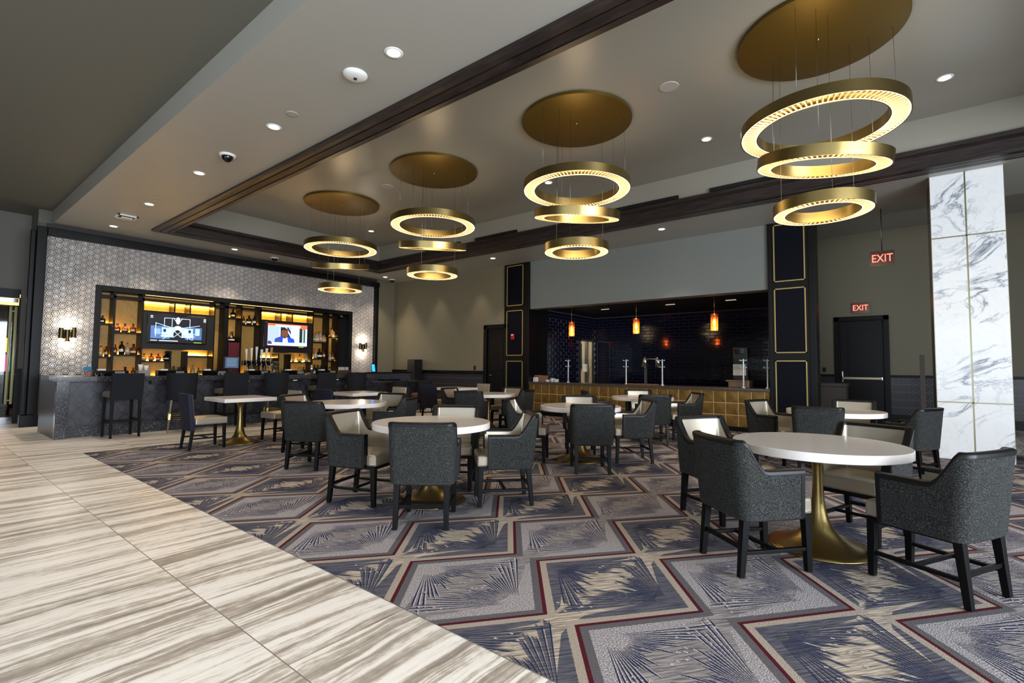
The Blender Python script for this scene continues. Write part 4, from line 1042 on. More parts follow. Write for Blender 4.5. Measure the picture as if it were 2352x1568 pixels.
# ================================================================== BAR COUNTER
def bar():
    root = empty('bar_counter', (-11.25, 1.73, 0), 0, 'long dark granite bar counter with arabesque tile front and waterfall end', 'bar counter')
    Y1 = 6.35  # local length of the high part
    mb = MB(); mb.box((-1.55, 0, 0), (-0.104, 0.09, 0.972)); mb.box((-1.55, 0, 0.973), (-0.724, 0.75, 1.06)); mb.build('waterfall_end', mat('polished_granite_end', (46, 40, 39), 0.32, spec=0.3, noise=(30, (72, 64, 61), 0.5, 0.75)), root, bevel=0.004)
    mb = MB(); mb.box((-0.72, 0.0, 0.975), (0.0, Y1, 1.065)); mb.box((-0.10, -0.004, 0.0), (0.006, 0.16, 0.98)); mb.box((-1.55, 0.0, 1.061), (-0.723, 0.75, 1.066)); mb.build('granite_top', GRANITE, root, bevel=0.005)
    mb = MB(); mb.box((-1.35, 0.8, 0.0), (-0.72, Y1, 0.90)); mb.box((-1.35, 0.8, 0.90), (-0.60, Y1, 0.97)); mb.box((-1.15, 2.6, 0.97), (-0.72, 4.9, 1.064)); mb.build('work_counter', BLACK, root)
    ARA = mat('arabesque_tile', (66, 66, 74), 0.35)
    n = NT(ARA); x, y, z = n.xyz()
    P_ = 0.40; Q_ = 0.40
    yy = n.m('DIVIDE', y, P_); zz = n.m('DIVIDE', n.m('ADD', z, 0.05), Q_)
    # ogee network: lines z = +-(tri) with sine bulge
    a1 = n.m('ADD', yy, zz); a2 = n.m('SUBTRACT', yy, zz)
    b1 = n.m('ADD', a1, n.m('MULTIPLY', n.m('SINE', n.m('MULTIPLY', a2, 2*PI)), 0.05)); b2 = n.m('ADD', a2, n.m('MULTIPLY', n.m('SINE', n.m('MULTIPLY', a1, 2*PI)), 0.05))
    d1 = n.m('ABSOLUTE', n.m('SUBTRACT', n.m('FRACT', b1), 0.5)); d2 = n.m('ABSOLUTE', n.m('SUBTRACT', n.m('FRACT', b2), 0.5))
    ln = n.m('LESS_THAN', n.m('MINIMUM', d1, d2), 0.022)
    nz = n.noise(n.comb(x, y, z), 9, 3)
    n.out(n.mix(ln, n.ramp(nz, [(0.35, (40, 40, 47)), (0.65, (62, 60, 67))]), (14, 14, 17)))
    mb = MB(); mb.box((-0.30, 0.09, 0.0), (-0.20, 8.26, 0.86)); mb.box((-0.30, 0.09, 0.86), (-0.20, Y1, 0.975)); mb.build('arabesque_front', ARA, root)
    mb = MB(); mb.box((-0.20, 0.17, 0.0), (-0.06, 8.2, 0.20)); mb.build('foot_plinth', GRANITE, root, bevel=0.004)
    mb = MB()
    for ya in (1.35, 2.5, 3.6, 4.7): mb.box((-0.20, ya, 0.91), (-0.03, ya+0.8, 0.975))
    mb.build('under_counter_tray', BLACK, root)
    mb = MB()
    for ya in (1.9, 3.05, 4.15, 5.25): mb.box((-0.032, ya, 0.928), (-0.026, ya+0.10, 0.952))
    mb.build('socket_plates', WHITEP, root)
    mb = MB(); mb.box((-0.195, 1.83, 0.62), (-0.18, 1.90, 0.74)); mb.build('front_socket', BLACK, root)
    # low section
    mb = MB(); mb.box((-0.70, Y1, 0.83), (0.0, 8.30, 0.88)); mb.box((-0.70, 8.22, 0.0), (0.0, 8.30, 0.88)); mb.build('low_granite_top', GRANITE, root, bevel=0.004)
    mb = MB(); mb.box((-0.78, Y1, 0.0), (-0.66, 8.22, 1.08)); mb.build('raised_granite_back', GRANITE, root, bevel=0.004)
    mb = MB(); mb.box((-0.80, Y1, 1.08), (-0.60, 8.25, 1.115)); mb.build('raised_ledge', BLACKTRIM, root)
bar()
o = empty('bar_gate_cabinet', (-12.56, 10.62, 0), 0, 'tall narrow black cabinet standing against the back wall past the bar', 'cabinet')
mb = MB(); mb.box((-0.18, -0.12, 0), (0.18, 0.22, 1.52)); mb.build('cabinet_body', BLACK, o, bevel=0.006)
mb = MB(); mb.box((-0.17, -0.135, 1.02), (-0.145, -0.12, 1.10)); mb.build('cabinet_handle', CHROME, o)

# back bar shelving ------------------------------------------------------
XB = XW-0.38      # back panel plane
XF = XW-0.03      # front edge of shelving
def zy(px, py, x=XF): q = onx(px, py, x); return q.y, q.z
def Y_(px, py=770): return onx(px, py, XF).y
def Z_(py, px): return onx(px, py, XF).z
BB = empty('back_bar_shelving', (XW, 0, 0), 0, 'wall of lit black liquor shelves with amber back panels behind the bar', 'shelving')
def P2(name, boxes, m, parent=BB, bevel=0):
    if name in ('upright', 'shelf', 'screen_surround') and len(boxes) > 1:
        return [P2(name, [q_], m, parent, bevel) for q_ in boxes]
    mb = MB()
    for a, b in boxes: mb.box((a[0]-XW, a[1], a[2]), (b[0]-XW, b[1], b[2]))
    return mb.build(name, m, parent, bevel=bevel)
iy0, iy1, iz1 = Y_(229.8), Y_(780), 2.86
iz0 = 0.98
P2('outer_frame', [((XB, NY0, iz0), (XW+0.03, NY0+0.11, NZ1)), ((XB, NY1-0.11, iz0), (XW+0.03, NY1, NZ1)), ((XB, NY0+0.111, NZ1-0.12), (XW+0.03, NY1-0.111, NZ1))], BLACKTRIM, bevel=0.004)
P2('back_panel', [((XB-0.03, NY0, iz0), (XB, NY1, NZ1))], BACKPANEL)
P2('back_counter', [((XB, NY0, 0.0), (XW+0.22, NY1, 0.93))], BLACKTRIM)
P2('back_counter_top', [((XB, NY0, 0.93), (XW+0.24, NY1, 0.98))], GRANITE)
dv = [(257.4, 262.8), (323.5, 328), (490, 493), (514, 523.7), (552, 555), (595.7, 599.5), (717, 719.7), (753.3, 755.6), (775.5, 781)]
P2('upright', [((XB, Y_(a), iz0), (XF, Y_(b), NZ1-0.1)) for a, b in dv], BLACKTRIM)
topz = 2.80
P2('header_rail', [((XB, NY0+0.1, topz), (XF, NY1-0.1, topz+0.06))], BLACKTRIM)
leds, shelves = [], []
def shelf(pa, pb, py, led=True):
    ya, yb = Y_(pa), Y_(pb); z = Z_(py, (pa+pb)/2)
    shelves.append(((XB, ya, z-0.035), (XF, yb, z)))
    if led: leds.append(((XB+0.004, ya+0.01, z+0.001), (XB+0.022, yb-0.01, z+0.012)))
    return z
S1 = shelf(230, 257, 741.5); S2 = shelf(263, 323, 762.5); S3 = shelf(230, 257, 818); S4 = shelf(263, 323, 813.5)
S5 = shelf(328, 392, 828); S6 = shelf(434, 487, 817)
S7 = shelf(523, 552, 729); S8 = shelf(555, 596, 745); S9 = shelf(719.7, 753, 785); S10 = shelf(719.7, 753, 823); S11 = shelf(755.6, 776, 773); S12 = shelf(755.6, 776, 828.5)
S13 = shelf(600, 641, 821.5); S14 = shelf(670, 714, 830.5)
# compartments above the screens
def topcomp(pa, pb, z0):
    ya, yb = Y_(pa), Y_(pb); shelves.append(((XB, ya, z0-0.03), (XF, yb, z0))); leds.append(((XB+0.004, ya+0.01, topz-0.012), (XB+0.03, yb-0.01, topz-0.001))); leds.append(((XB+0.004, ya+0.01, z0+0.001), (XB+0.012, yb-0.01, z0+0.006)))
zt1 = 2.58
topcomp(328, 490, zt1); topcomp(600, 717, zt1)
P2('upright', [((XB, Y_(a), zt1), (XF, Y_(b), topz)) for a, b in ((397, 400.5), (433, 436.5), (643, 645.5), (669, 672))], BLACKTRIM)
P2('upright', [((XB, Y_(a), iz0), (XF, Y_(b), 1.62)) for a, b in ((392, 396), (429, 433.5), (640, 643), (667, 670))], BLACKTRIM)
P2('shelf', shelves, BLACKTRIM)
for a_, b_ in ((230, 257), (263, 323), (328, 392), (434, 487), (555, 596), (600, 641), (670, 714), (719.7, 753), (755.6, 776)):
    leds.append(((XB+0.004, Y_(a_)+0.01, 0.981), (XB+0.022, Y_(b_)-0.01, 0.992)))
for q_ in leds: P2('shelf_light', [q_], SHELFLED)
P2('cornice_light', [((XW+0.00, Y_(329), NZ1-0.128), (XW+0.02, Y_(485), NZ1-0.121)), ((XW+0.00, Y_(525), NZ1-0.128), (XW+0.02, Y_(715), NZ1-0.121))], emis('soft_cornice_led', (255, 190, 120), 2.0))
P2('screen_surround', [((XB+0.02, Y_(328), 1.66), (XF+0.005, Y_(490), zt1-0.03)), ((XB+0.02, Y_(600), 1.66), (XF+0.005, Y_(717), zt1-0.03))], BLACK)
P2('dark_end_panel', [((XB+0.02, Y_(781), iz0), (XF-0.05, NY1-0.1, topz))], BLACKGLOSS)
P2('led_bottle_display', [((XB+0.05, Y_(437), S6), (XB+0.10, Y_(470), S6+0.05)), ((XB+0.05, Y_(603), S13), (XB+0.10, Y_(628), S13+0.05))], emis('lit_display', (255, 226, 150), 3.0))
for ya in (3.1, 4.2, 5.5, 6.6, 7.7, 8.7): point('shelf_glow', (XB+0.24, ya, 2.2), 2.0, (1, 0.66, 0.22), 0.1)

# televisions ----------------------------------------------------------
SCR = {}
def flat(name, col, s=1.0):
    k = (col, s)
    if k not in SCR: SCR[k] = mat('screen_%d' % len(SCR), (0, 0, 0), 0.4, emit=col, es=s)
    return SCR[k]
def tv(label, ya, yb, za, zb, shapes, texts):
    root = empty('television', (XF+0.012, (ya+yb)/2, (za+zb)/2), 0, label, 'television')
    W, H = yb-ya, zb-za
    mb = MB(); mb.box((0, -W/2-0.02, -H/2-0.02), (0.05, W/2+0.02, H/2+0.025)); mb.build('bezel', BLACKGLOSS, root, bevel=0.006)
    cols = []; mb = MB()
    for lay, (pts, col, s) in enumerate(shapes):
        m_ = flat('', col, s)
        if m_ not in cols: cols.append(m_)
        mb.poly([(0.0515+lay*0.00006, -W/2+p[0]*W, -H/2+p[1]*H) for p in pts], cols.index(m_))
    scr = mb.build('screen_picture', cols, root, recalc=False)
    for body, u, v, size, col, sx in texts:
        text('screen_text', body, size, flat('', col, 1.2), scr, (0.056, -W/2+u*W, -H/2+v*H), (PI/2, 0, PI/2), 0.0003, sx=sx)
    return root
def R(x0, y0, x1, y1): return [(x0, y0), (x1, y0), (x1, y1), (x0, y1)]
def L(x0, y0, x1, y1, w_):
    d = Vector((x1-x0, (y1-y0)*0.56)); nn = Vector((-d.y, d.x)).normalized()*w_/2
    return [(x0-nn.x, y0-nn.y/0.56), (x1-nn.x, y1-nn.y/0.56), (x1+nn.x, y1+nn.y/0.56), (x0+nn.x, y0+nn.y/0.56)]
def circ(cx, cy, rx, ry, n_=20): return [(cx+rx*math.cos(2*PI*k/n_), cy+ry*math.sin(2*PI*k/n_)) for k in range(n_)]
BLK = (4, 6, 12); CY = (150, 190, 235); WH = (225, 238, 255); DB = (20, 34, 60)
t1a = onx(340, 721, XF); t1b = onx(470, 790, XF)
sh = [(R(0, 0, 1, 1), BLK, 1.0), (R(0.02, 0.02, 0.93, 0.98), (8, 12, 24), 1.0), (R(0.04, 0.14, 0.36, 0.60), (70, 100, 150), 1.0), (R(0.62, 0.14, 0.92, 0.60), (64, 92, 140), 1.0),
      (R(0.22, 0.20, 0.42, 0.55), CY, 1.0), (R(0.56, 0.20, 0.76, 0.55), CY, 1.0), (R(0.10, 0.30, 0.2, 0.5), (120, 150, 200), 1.0), (R(0.80, 0.30, 0.88, 0.56), (150, 180, 220), 1.0),
      (circ(0.49, 0.50, 0.075, 0.13), WH, 1.0), (circ(0.34, 0.42, 0.04, 0.08), WH, 0.9), (circ(0.64, 0.42, 0.04, 0.08), WH, 0.9), (circ(0.42, 0.52, 0.03, 0.06), CY, 1), (circ(0.57, 0.52, 0.03, 0.06), CY, 1), (circ(0.27, 0.44, 0.025, 0.06), DB, 1), (circ(0.70, 0.44, 0.025, 0.06), DB, 1), (circ(0.49, 0.36, 0.055, 0.12), (10, 12, 20), 1), (R(0.45, 0.10, 0.54, 0.32), (12, 14, 24), 1),
      (circ(0.49, 0.82, 0.035, 0.13), WH, 1.6)]
for seg in ((0.26, 0.90, 0.70, 0.90), (0.26, 0.90, 0.26, 0.58), (0.70, 0.90, 0.70, 0.58), (0.39, 0.90, 0.39, 0.55), (0.12, 0.70, 0.40, 0.55), (0.88, 0.68, 0.58, 0.56), (0.41, 0.92, 0.49, 0.70), (0.57, 0.92, 0.49, 0.70),
            (0.24, 0.12, 0.44, 0.42), (0.74, 0.12, 0.54, 0.42), (0.42, 0.44, 0.56, 0.2), (0.56, 0.44, 0.42, 0.2), (0.12, 0.72, 0.12, 0.2), (0.66, 0.34, 0.66, 0.12), (0.76, 0.34, 0.76, 0.12), (0.66, 0.34, 0.80, 0.34), (0.66, 0.25, 0.80, 0.25), (0.20, 0.34, 0.34, 0.34), (0.20, 0.24, 0.34, 0.24)):
    sh.append((L(*seg, 0.008), (190, 215, 245), 1.2))
sh += [(R(0.93, 0.0, 1.0, 1.0), (14, 14, 18), 1), (R(0.945, 0.82, 0.99, 0.96), (150, 156, 160), 0.9), (R(0.04, 0.06, 0.15, 0.085), (220, 220, 220), 1), (R(0.18, 0.05, 0.50, 0.085), (170, 180, 200), 1), (R(0.78, 0.02, 0.92, 0.04), (150, 210, 60), 1), (R(0.03, 0.88, 0.07, 0.91), WH, 1), (R(0.03, 0.94, 0.07, 0.96), WH, 1)]
tv('large screen on the left showing a blue-white industrial scene, in the back bar', t1a.y, t1b.y, (t1b.z), (t1a.z), sh, [])
t2a = onx(606, 741, XF); t2b = onx(702, 799, XF)
SK = (96, 62, 46)
sh = [(R(0, 0, 1, 1), (26, 14, 20), 1), (R(0.07, 0.06, 1, 1), (170, 186, 214), 1), (R(0.07, 0.2, 0.34, 0.88), (150, 166, 200), 1), (R(0.36, 0.25, 0.60, 0.86), (30, 36, 60), 1), (L(0.48, 0.86, 0.66, 0.30, 0.03), (190, 200, 220), 1), (L(0.56, 0.86, 0.76, 0.30, 0.03), (200, 210, 230), 1),
      (R(0.66, 0.22, 0.80, 0.86), (176, 200, 226), 1), (R(0.81, 0.22, 0.88, 0.86), (16, 40, 34), 1), (R(0.91, 0.22, 0.95, 0.84), (30, 70, 50), 1),
      ([(0.22, 0.18), (0.24, 0.36), (0.34, 0.44), (0.46, 0.47), (0.60, 0.42), (0.68, 0.36), (0.70, 0.18)], (22, 60, 160), 1.1), ([(0.41, 0.18), (0.42, 0.42), (0.52, 0.42), (0.54, 0.18)], (210, 214, 230), 1), ([(0.455, 0.18), (0.465, 0.36), (0.485, 0.36), (0.495, 0.18)], (190, 160, 200), 1),
      (circ(0.455, 0.60, 0.085, 0.205), SK, 1.0), (R(0.42, 0.38, 0.49, 0.48), (84, 54, 40), 1), ([(0.375, 0.66), (0.38, 0.76), (0.42, 0.82), (0.49, 0.82), (0.53, 0.76), (0.535, 0.66), (0.51, 0.74), (0.40, 0.74)], (26, 20, 20), 1), (R(0.415, 0.60, 0.435, 0.615), (20, 14, 14), 1), (R(0.475, 0.60, 0.495, 0.615), (20, 14, 14), 1), (R(0.435, 0.47, 0.475, 0.485), (70, 34, 32), 1), (circ(0.31, 0.27, 0.03, 0.08), SK, 1),
      (R(0.07, 0.90, 1, 1), (214, 96, 78), 1), (R(0.07, 0.92, 0.24, 0.99), (232, 96, 30), 1.1), (R(0.24, 0.90, 0.83, 0.96), (232, 232, 236), 1), (R(0.83, 0.84, 1, 0.96), (226, 90, 60), 1), (R(0.89, 0.76, 0.93, 0.86), (220, 84, 54), 1),
      (R(0.07, 0.10, 1, 0.20), (206, 216, 232), 1), (R(0.0, 0.0, 1, 0.06), (10, 10, 14), 1), (R(0.80, 0.01, 0.92, 0.03), (140, 200, 60), 1),
      ([(0.07, 0.20), (0.10, 0.25), (0.20, 0.24), (0.21, 0.20), (0.16, 0.12), (0.08, 0.11)], (24, 46, 110), 1), ([(0.14, 0.24), (0.21, 0.22), (0.18, 0.15)], (230, 230, 235), 1), (L(0.09, 0.16, 0.17, 0.20, 0.006), (200, 40, 50), 1)]
tv('large screen on the right showing a presenter in a blue suit, in the back bar', t2a.y, t2b.y, t2b.z, t2a.z, sh,
   [('LAST TAKES', 0.535, 0.93, 0.062, (20, 20, 26), 1.0), ('COULD BELICHICK CONTINUE DYNASTY WITHOUT BRADY?', 0.60, 0.15, 0.036, (30, 34, 50), 0.86)])

# bottles ----------------------------------------------------------------
GL = {'amber': mat('amber_bottle_glass', (112, 52, 20), 0.08, trans=0.35), 'dark': mat('dark_bottle_glass', (26, 18, 14), 0.08), 'clear': mat('clear_bottle_glass', (196, 190, 170), 0.06, trans=0.5, ior=1.3),
      'green': mat('green_bottle_glass', (40, 96, 36), 0.08, trans=0.3), 'red': mat('red_bottle_glass', (150, 30, 24), 0.08, trans=0.3), 'pale': mat('pale_bottle_glass', (206, 168, 96), 0.08, trans=0.3)}
LAB = mat('cream_bottle_label', (206, 190, 150), 0.6); LABW = mat('white_bottle_label', (226, 222, 212), 0.6); CAP = mat('bottle_cap_black', (14, 12, 12), 0.4); CAPG = mat('bottle_cap_gold', (176, 140, 70), 0.3, 0.8)
BP = {}
def bottle_proto(kind, col):
    k = (kind, col)
    if k in BP: return BP[k]
    root = empty('liquor_bottle')
    prof = {'tall': [(0.0005, 0), (0.30, 0.0), (0.33, 0.02), (0.33, 0.55), (0.28, 0.66), (0.12, 0.76), (0.10, 0.92)],
            'round': [(0.0005, 0), (0.34, 0.0), (0.50, 0.10), (0.52, 0.30), (0.40, 0.50), (0.16, 0.62), (0.12, 0.84)],
            'squat': [(0.0005, 0), (0.44, 0.0), (0.47, 0.03), (0.47, 0.50), (0.40, 0.60), (0.15, 0.68), (0.13, 0.86)]}[kind]
    H_ = 1.0
    S_ = {'tall': 0.56, 'round': 0.68, 'squat': 0.64}[kind]
    mb = MB(); mb.lathe([(r*S_, z) for r, z in prof], n=14, cap=False); body = mb.build('bottle_body', GL[col], root)
    mb = MB(); mb.lathe([(prof[-1][0]*S_+0.02, prof[-1][1]-0.02), (prof[-1][0]*S_+0.02, 1.0), (0.0005, 1.0)], n=10, cap=False); mb.build('bottle_cap', CAP if col != 'clear' else CAPG, root)
    r_ = max(r for r, z in prof)*S_+0.006
    zl = {'tall': (0.20, 0.40), 'round': (0.18, 0.30), 'squat': (0.16, 0.34)}[kind]
    mb = MB(); A = [-1.2+1.5*k/6 for k in range(7)]
    mb.grid([[(r_*math.cos(a), r_*math.sin(a), z) for a in A] for z in zl]); mb.build('bottle_label', LAB if col in ('amber', 'clear', 'pale') else LABW, root)
    BP[k] = [root, False]; return BP[k]
CNAME = {'amber': 'amber', 'dark': 'dark', 'clear': 'clear', 'green': 'green', 'red': 'red', 'pale': 'pale gold'}
def bottle(px, py_base, h, kind, col, z, label, x=None):
    xx = (XB+0.20) if x is None else x
    y_ = onx(px, py_base, xx).y
    pr_ = bottle_proto(kind, col)
    if not pr_[1]: o = pr_[0]; pr_[1] = True
    else: o = copy_tree(pr_[0])
    o.location = (xx, y_, z+0.001); o.scale = (h, h, h); tag(o, label, 'bottle', 'liquor bottles in the back bar')
def q2(x_): return 200+x_/6.534
def q3(x_): return 500+x_/6.533
SH = [  # (px list, z, [(px, h, kind, col)], place)
 (S1, 740, [(q2(230), .22, 'squat', 'dark')], 'upper left-end shelf', ['alone']),
 (S2, 762, [(q2(452), .24, 'squat', 'amber'), (q2(567), .25, 'round', 'amber'), (q2(688), .25, 'squat', 'amber')], 'second bay upper shelf left of the left screen', ['left', 'middle', 'right']),
 (S3, 818, [(q2(200), .30, 'tall', 'pale'), (q2(285), .29, 'tall', 'amber')], 'lower left-end shelf', ['left', 'right']),
 (S4, 813, [(q2(418), .27, 'tall', 'amber'), (q2(515), .37, 'tall', 'dark'), (q2(603), .33, 'tall', 'clear'), (q2(695), .30, 'squat', 'amber')], 'second bay lower shelf', ['leftmost', 'tallest', 'third', 'rightmost']),
 (0.981, 845, [(q2(573), .29, 'squat', 'dark'), (q2(692), .27, 'tall', 'amber')], 'back counter left of the napkin box', ['left', 'right']),
 (S5, 828, [(q2(850), .20, 'round', 'pale'), (q2(960), .21, 'round', 'amber'), (q2(1068), .20, 'squat', 'red'), (q2(1188), .27, 'round', 'dark')], 'shelf below the left screen', ['leftmost', 'second', 'red one', 'rightmost']),
 (0.981, 850, [(q2(1300), .30, 'tall', 'green'), (q2(1378), .28, 'tall', 'dark'), (q2(1448), .29, 'squat', 'dark'), (q2(1585), .32, 'tall', 'clear'), (q2(1672), .25, 'tall', 'green'), (q2(1745), .22, 'squat', 'amber'), (q2(1835), .24, 'round', 'clear'), (q2(1955), .24, 'tall', 'dark'), (q2(2018), .22, 'round', 'pale')],
  'back counter below the left screen', ['first', 'second', 'white-labelled', 'fourth', 'fifth', 'sixth', 'seventh', 'eighth', 'last']),
 (S7, 729, [(q3(228), .25, 'squat', 'dark')], 'small compartment between the screens', ['only']),
 (S8, 745, [(q3(388), .24, 'tall', 'amber'), (q3(468), .27, 'squat', 'dark'), (q3(550), .29, 'tall', 'dark')], 'compartment left of the right screen', ['left', 'middle', 'right']),
 (S9, 785, [(q3(1442), .26, 'tall', 'clear'), (q3(1487), .31, 'squat', 'clear'), (q3(1537), .33, 'tall', 'clear'), (q3(1592), .26, 'squat', 'pale')], 'upper shelf right of the right screen', ['leftmost', 'second', 'third', 'rightmost']),
 (S10, 823, [(q3(1462), .30, 'tall', 'clear'), (q3(1525), .30, 'squat', 'dark'), (q3(1590), .30, 'tall', 'amber')], 'lower shelf right of the right screen', ['left', 'middle', 'right']),
 (S11, 773, [(q3(1712), .28, 'squat', 'pale')], 'upper right-end shelf', ['only']),
 (S12, 828, [(q3(1680), .26, 'tall', 'clear'), (q3(1722), .27, 'tall', 'amber')], 'lower right-end shelf', ['left', 'right']),
 (S14, 830, [(q3(1132), .24, 'tall', 'clear'), (q3(1228), .22, 'round', 'pale'), (q3(1328), .26, 'tall', 'clear')], 'shelf below the right screen', ['left', 'middle', 'right']),
 (0.981, 852, [(q3(1165), .25, 'tall', 'clear'), (q3(1230), .25, 'squat', 'clear'), (q3(1290), .27, 'tall', 'green'), (q3(1360), .24, 'squat', 'dark'), (q3(1450), .33, 'tall', 'dark'), (q3(1500), .32, 'tall', 'dark'), (q3(1553), .32, 'tall', 'dark'), (q3(1605), .32, 'tall', 'dark'), (q3(1680), .26, 'round', 'pale'), (q3(845), .2, 'tall', 'pale'), (q3(960), .2, 'squat', 'clear'), (q3(1020), .26, 'tall', 'dark')],
  'back counter below the right screen', ['first', 'second', 'bright green', 'fourth', 'fifth', 'sixth', 'seventh', 'eighth', 'round', 'far left', 'left', 'slim']),
]
for z, pyb, L_, place, words in SH:
    for (px, h, kind, col), wd in zip(L_, words):
        bottle(px, pyb, h*(0.80+0.22*(px-230)/470.0), kind, col, z, '%s glass liquor bottle, %s on the %s' % (CNAME[col], wd, place))
# special items
q = onx(q3(208), 786, XB+0.2); bpz = Z_(786, 532)
o = empty('whisky_gift_box', (XB+0.2, onx(q3(225), 800, XB+0.2).y, 0.98), 0, 'dark red gift box standing between the screens above the till', 'box')
mb = MB(); mb.box((-0.11, -0.15, 0), (0.11, 0.15, bpz-0.98)); mb.build('box_body', mat('burgundy_card', (88, 14, 24), 0.5), o, bevel=0.006)
mb = MB(); mb.box((0.11, -0.03, 0.44), (0.113, 0.03, 0.52)); mb.build('box_label', LAB, o)
bottle(q3(208), 786, 0.30, 'round', 'dark', bpz, 'round dark liquor bottle on top of the dark red gift box')

# things standing on the bar ------------------------------------------------
ZB_ = 1.066
def caddy(x, y, label):
    root = empty('bar_caddy', (x, y, ZB_), 0, label, 'bar caddy', 'black caddies on the bar')
    mb = MB(); mb.box((-0.09, -0.26, 0), (0.09, 0.26, 0.012)); mb.box((-0.09, -0.26, 0), (-0.08, 0.26, 0.10)); mb.box((0.08, -0.26, 0), (0.09, 0.26, 0.10)); mb.box((-0.09, -0.26, 0), (0.09, -0.25, 0.10)); mb.box((-0.09, 0.25, 0), (0.09, 0.26, 0.10)); mb.box((-0.09, -0.04, 0), (0.09, -0.03, 0.10)); mb.build('caddy_tray', BLACKGLOSS, root, bevel=0.003)
    mb = MB(); mb.box((0.09, 0.05, 0.02), (0.094, 0.20, 0.085)); mb.build('caddy_label', mat('caddy_label_silver', (120, 124, 128), 0.4), root)
    for k in range(5):
        a = random.uniform(0, 6.28)
        if k == 0:
            mb = MB(); mb.box((-0.05, -0.20, 0.012), (0.05, -0.08, 0.13)); mb.build('napkin_stack', WHITEP, root)
cadY = [(-11.80, 2.56, 'first black caddy from the left end of the bar'), (-11.80, 3.56, 'black caddy behind the second bar stool'), (-11.80, 4.36, 'black caddy left of the blue till screen'),
        (-11.75, 5.26, 'black caddy under the beer taps'), (-11.80, 6.16, 'black caddy under the right television'), (-11.80, 7.05, 'last black caddy at the right end of the high bar')]
for x_, y_, lb in cadY: caddy(x_, y_, lb)
o = empty('paper_cup_box', (-11.9, 3.10, ZB_), 0, 'pale box of white paper napkins and cups between the first two caddies', 'box')
mb = MB(); mb.box((-0.10, -0.10, 0), (0.10, 0.10, 0.10)); mb.build('carton', mat('grey_card', (140, 136, 134), 0.7), o)
mb = MB(); mb.lathe([(0.03, 0.10), (0.042, 0.22)], (0, -0.045, 0), 14); mb.lathe([(0.03, 0.10), (0.042, 0.20)], (0, 0.05, 0), 14); mb.build('paper_cups', WHITEP, o)
o = empty('straw_holder', (-11.9, 7.60, ZB_), 0, 'brown holder of white napkins and straws at the right end of the high bar', 'holder')
mb = MB(); mb.box((-0.12, -0.14, 0), (0.12, 0.14, 0.11)); mb.build('holder_box', mat('brown_wood_box', (72, 52, 44), 0.5), o)
mb = MB(); mb.box((-0.06, -0.11, 0.11), (0.06, -0.01, 0.19)); mb.box((-0.06, 0.02, 0.11), (0.06, 0.12, 0.19)); mb.build('napkin_stack', WHITEP, o)
mb = MB()
for k in range(10): mb.tube([(0.08, -0.12+k*0.025, 0.10), (0.09, -0.125+k*0.027, 0.23)], 0.003, 5)
mb.build('straws', BLACK, o)
# beer tap tower
o = empty('beer_tap_tower', (-12.05, 5.38, ZB_), 0, 'black and chrome beer tower with six tall white tap handles', 'beer tower')
mb = MB(); mb.box((-0.05, -0.34, 0.22), (0.05, 0.34, 0.33)); mb.build('tap_bar', BLACKGLOSS, o, bevel=0.012)
mb = MB(); mb.lathe([(0.075, 0), (0.075, 0.01), (0.05, 0.03), (0.05, 0.22)], (0, -0.17, 0), 20); mb.lathe([(0.075, 0), (0.075, 0.01), (0.05, 0.03), (0.05, 0.22)], (0, 0.17, 0), 20); mb.build('tower_column', CHROME, o)
for k in range(6):
    yy = -0.28+k*0.112
    mb = MB(); mb.tube([(0.05, yy, 0.26), (0.11, yy, 0.26), (0.115, yy, 0.19)], 0.011, 8); mb.tube([(0.08, yy, 0.26), (0.08, yy, 0.34)], 0.009, 8); tp = mb.build('tap', CHROME, o)
    mb = MB(); h_ = 0.26+0.03*((k*7) % 3); mb.taper((0.08, yy, 0.34), (0.085, yy-0.012+0.006*k, 0.34+h_), 0.020, 0.050); mb.build('tap_handle', WHITEP if k != 5 else mat('tan_tap_handle', (176, 128, 84), 0.5), tp, bevel=0.006)
# till
o = empty('till_screen', (-12.55, 5.0, 0.98), 0, 'black till with lit blue screen between the televisions', 'till')
o.location = (-12.2, 4.87, ZB_)
mb = MB(); mb.box((-0.12, -0.13, 0), (0.12, 0.13, 0.05)); mb.box((-0.03, -0.03, 0.05), (0.01, 0.03, 0.14)); mb.build('till_base', BLACK, o, bevel=0.01)
mb = MB(); mb.box((-0.02, -0.17, 0.13), (0.02, 0.17, 0.42)); mb.build('till_monitor', BLACK, o, bevel=0.008)
mb = MB(); mb.box((0.021, -0.145, 0.155), (0.023, 0.145, 0.40)); s_ = mb.build('till_display', emis('till_blue', (96, 120, 150), 0.35), o)
mb = MB()
for k in range(6): mb.box((0.0235, -0.11, 0.36-k*0.032), (0.0245, 0.10, 0.372-k*0.032))
mb.build('display_rows', emis('till_text', (150, 170, 190), 0.4), s_)
# small tablet at right end, table tent at left end, jug and glasses
o = empty('tablet_display', (-11.95, 8.62, 1.115), 0, 'small tablet with bright blue screen on the raised ledge at the bar end', 'tablet')
mb = MB(); mb.taper((0, 0, 0.0), (-0.05, 0, 0.24), (0.13, 0.014), (0.12, 0.014)); mb.build('tablet_body', BLACK, o)
mb = MB(); mb.poly([(0.009, -0.055, 0.02), (0.009, 0.055, 0.02), (-0.036, 0.055, 0.225), (-0.036, -0.055, 0.225)]); mb.build('tablet_screen', emis('tablet_blue', (40, 140, 230), 1.3), o)
o = empty('table_tent_card', (-11.55, 2.18, ZB_), math.radians(-20), 'blue and brown folded menu card standing on the left end of the bar', 'card')
mb = MB(); mb.box((-0.02, -0.055, 0), (0.012, 0.055, 0.17), 0); mb.build('card_lower', mat('brown_menu_print', (104, 64, 48), 0.6, noise=(60, (180, 150, 130), 0.5, 0.6)), o)
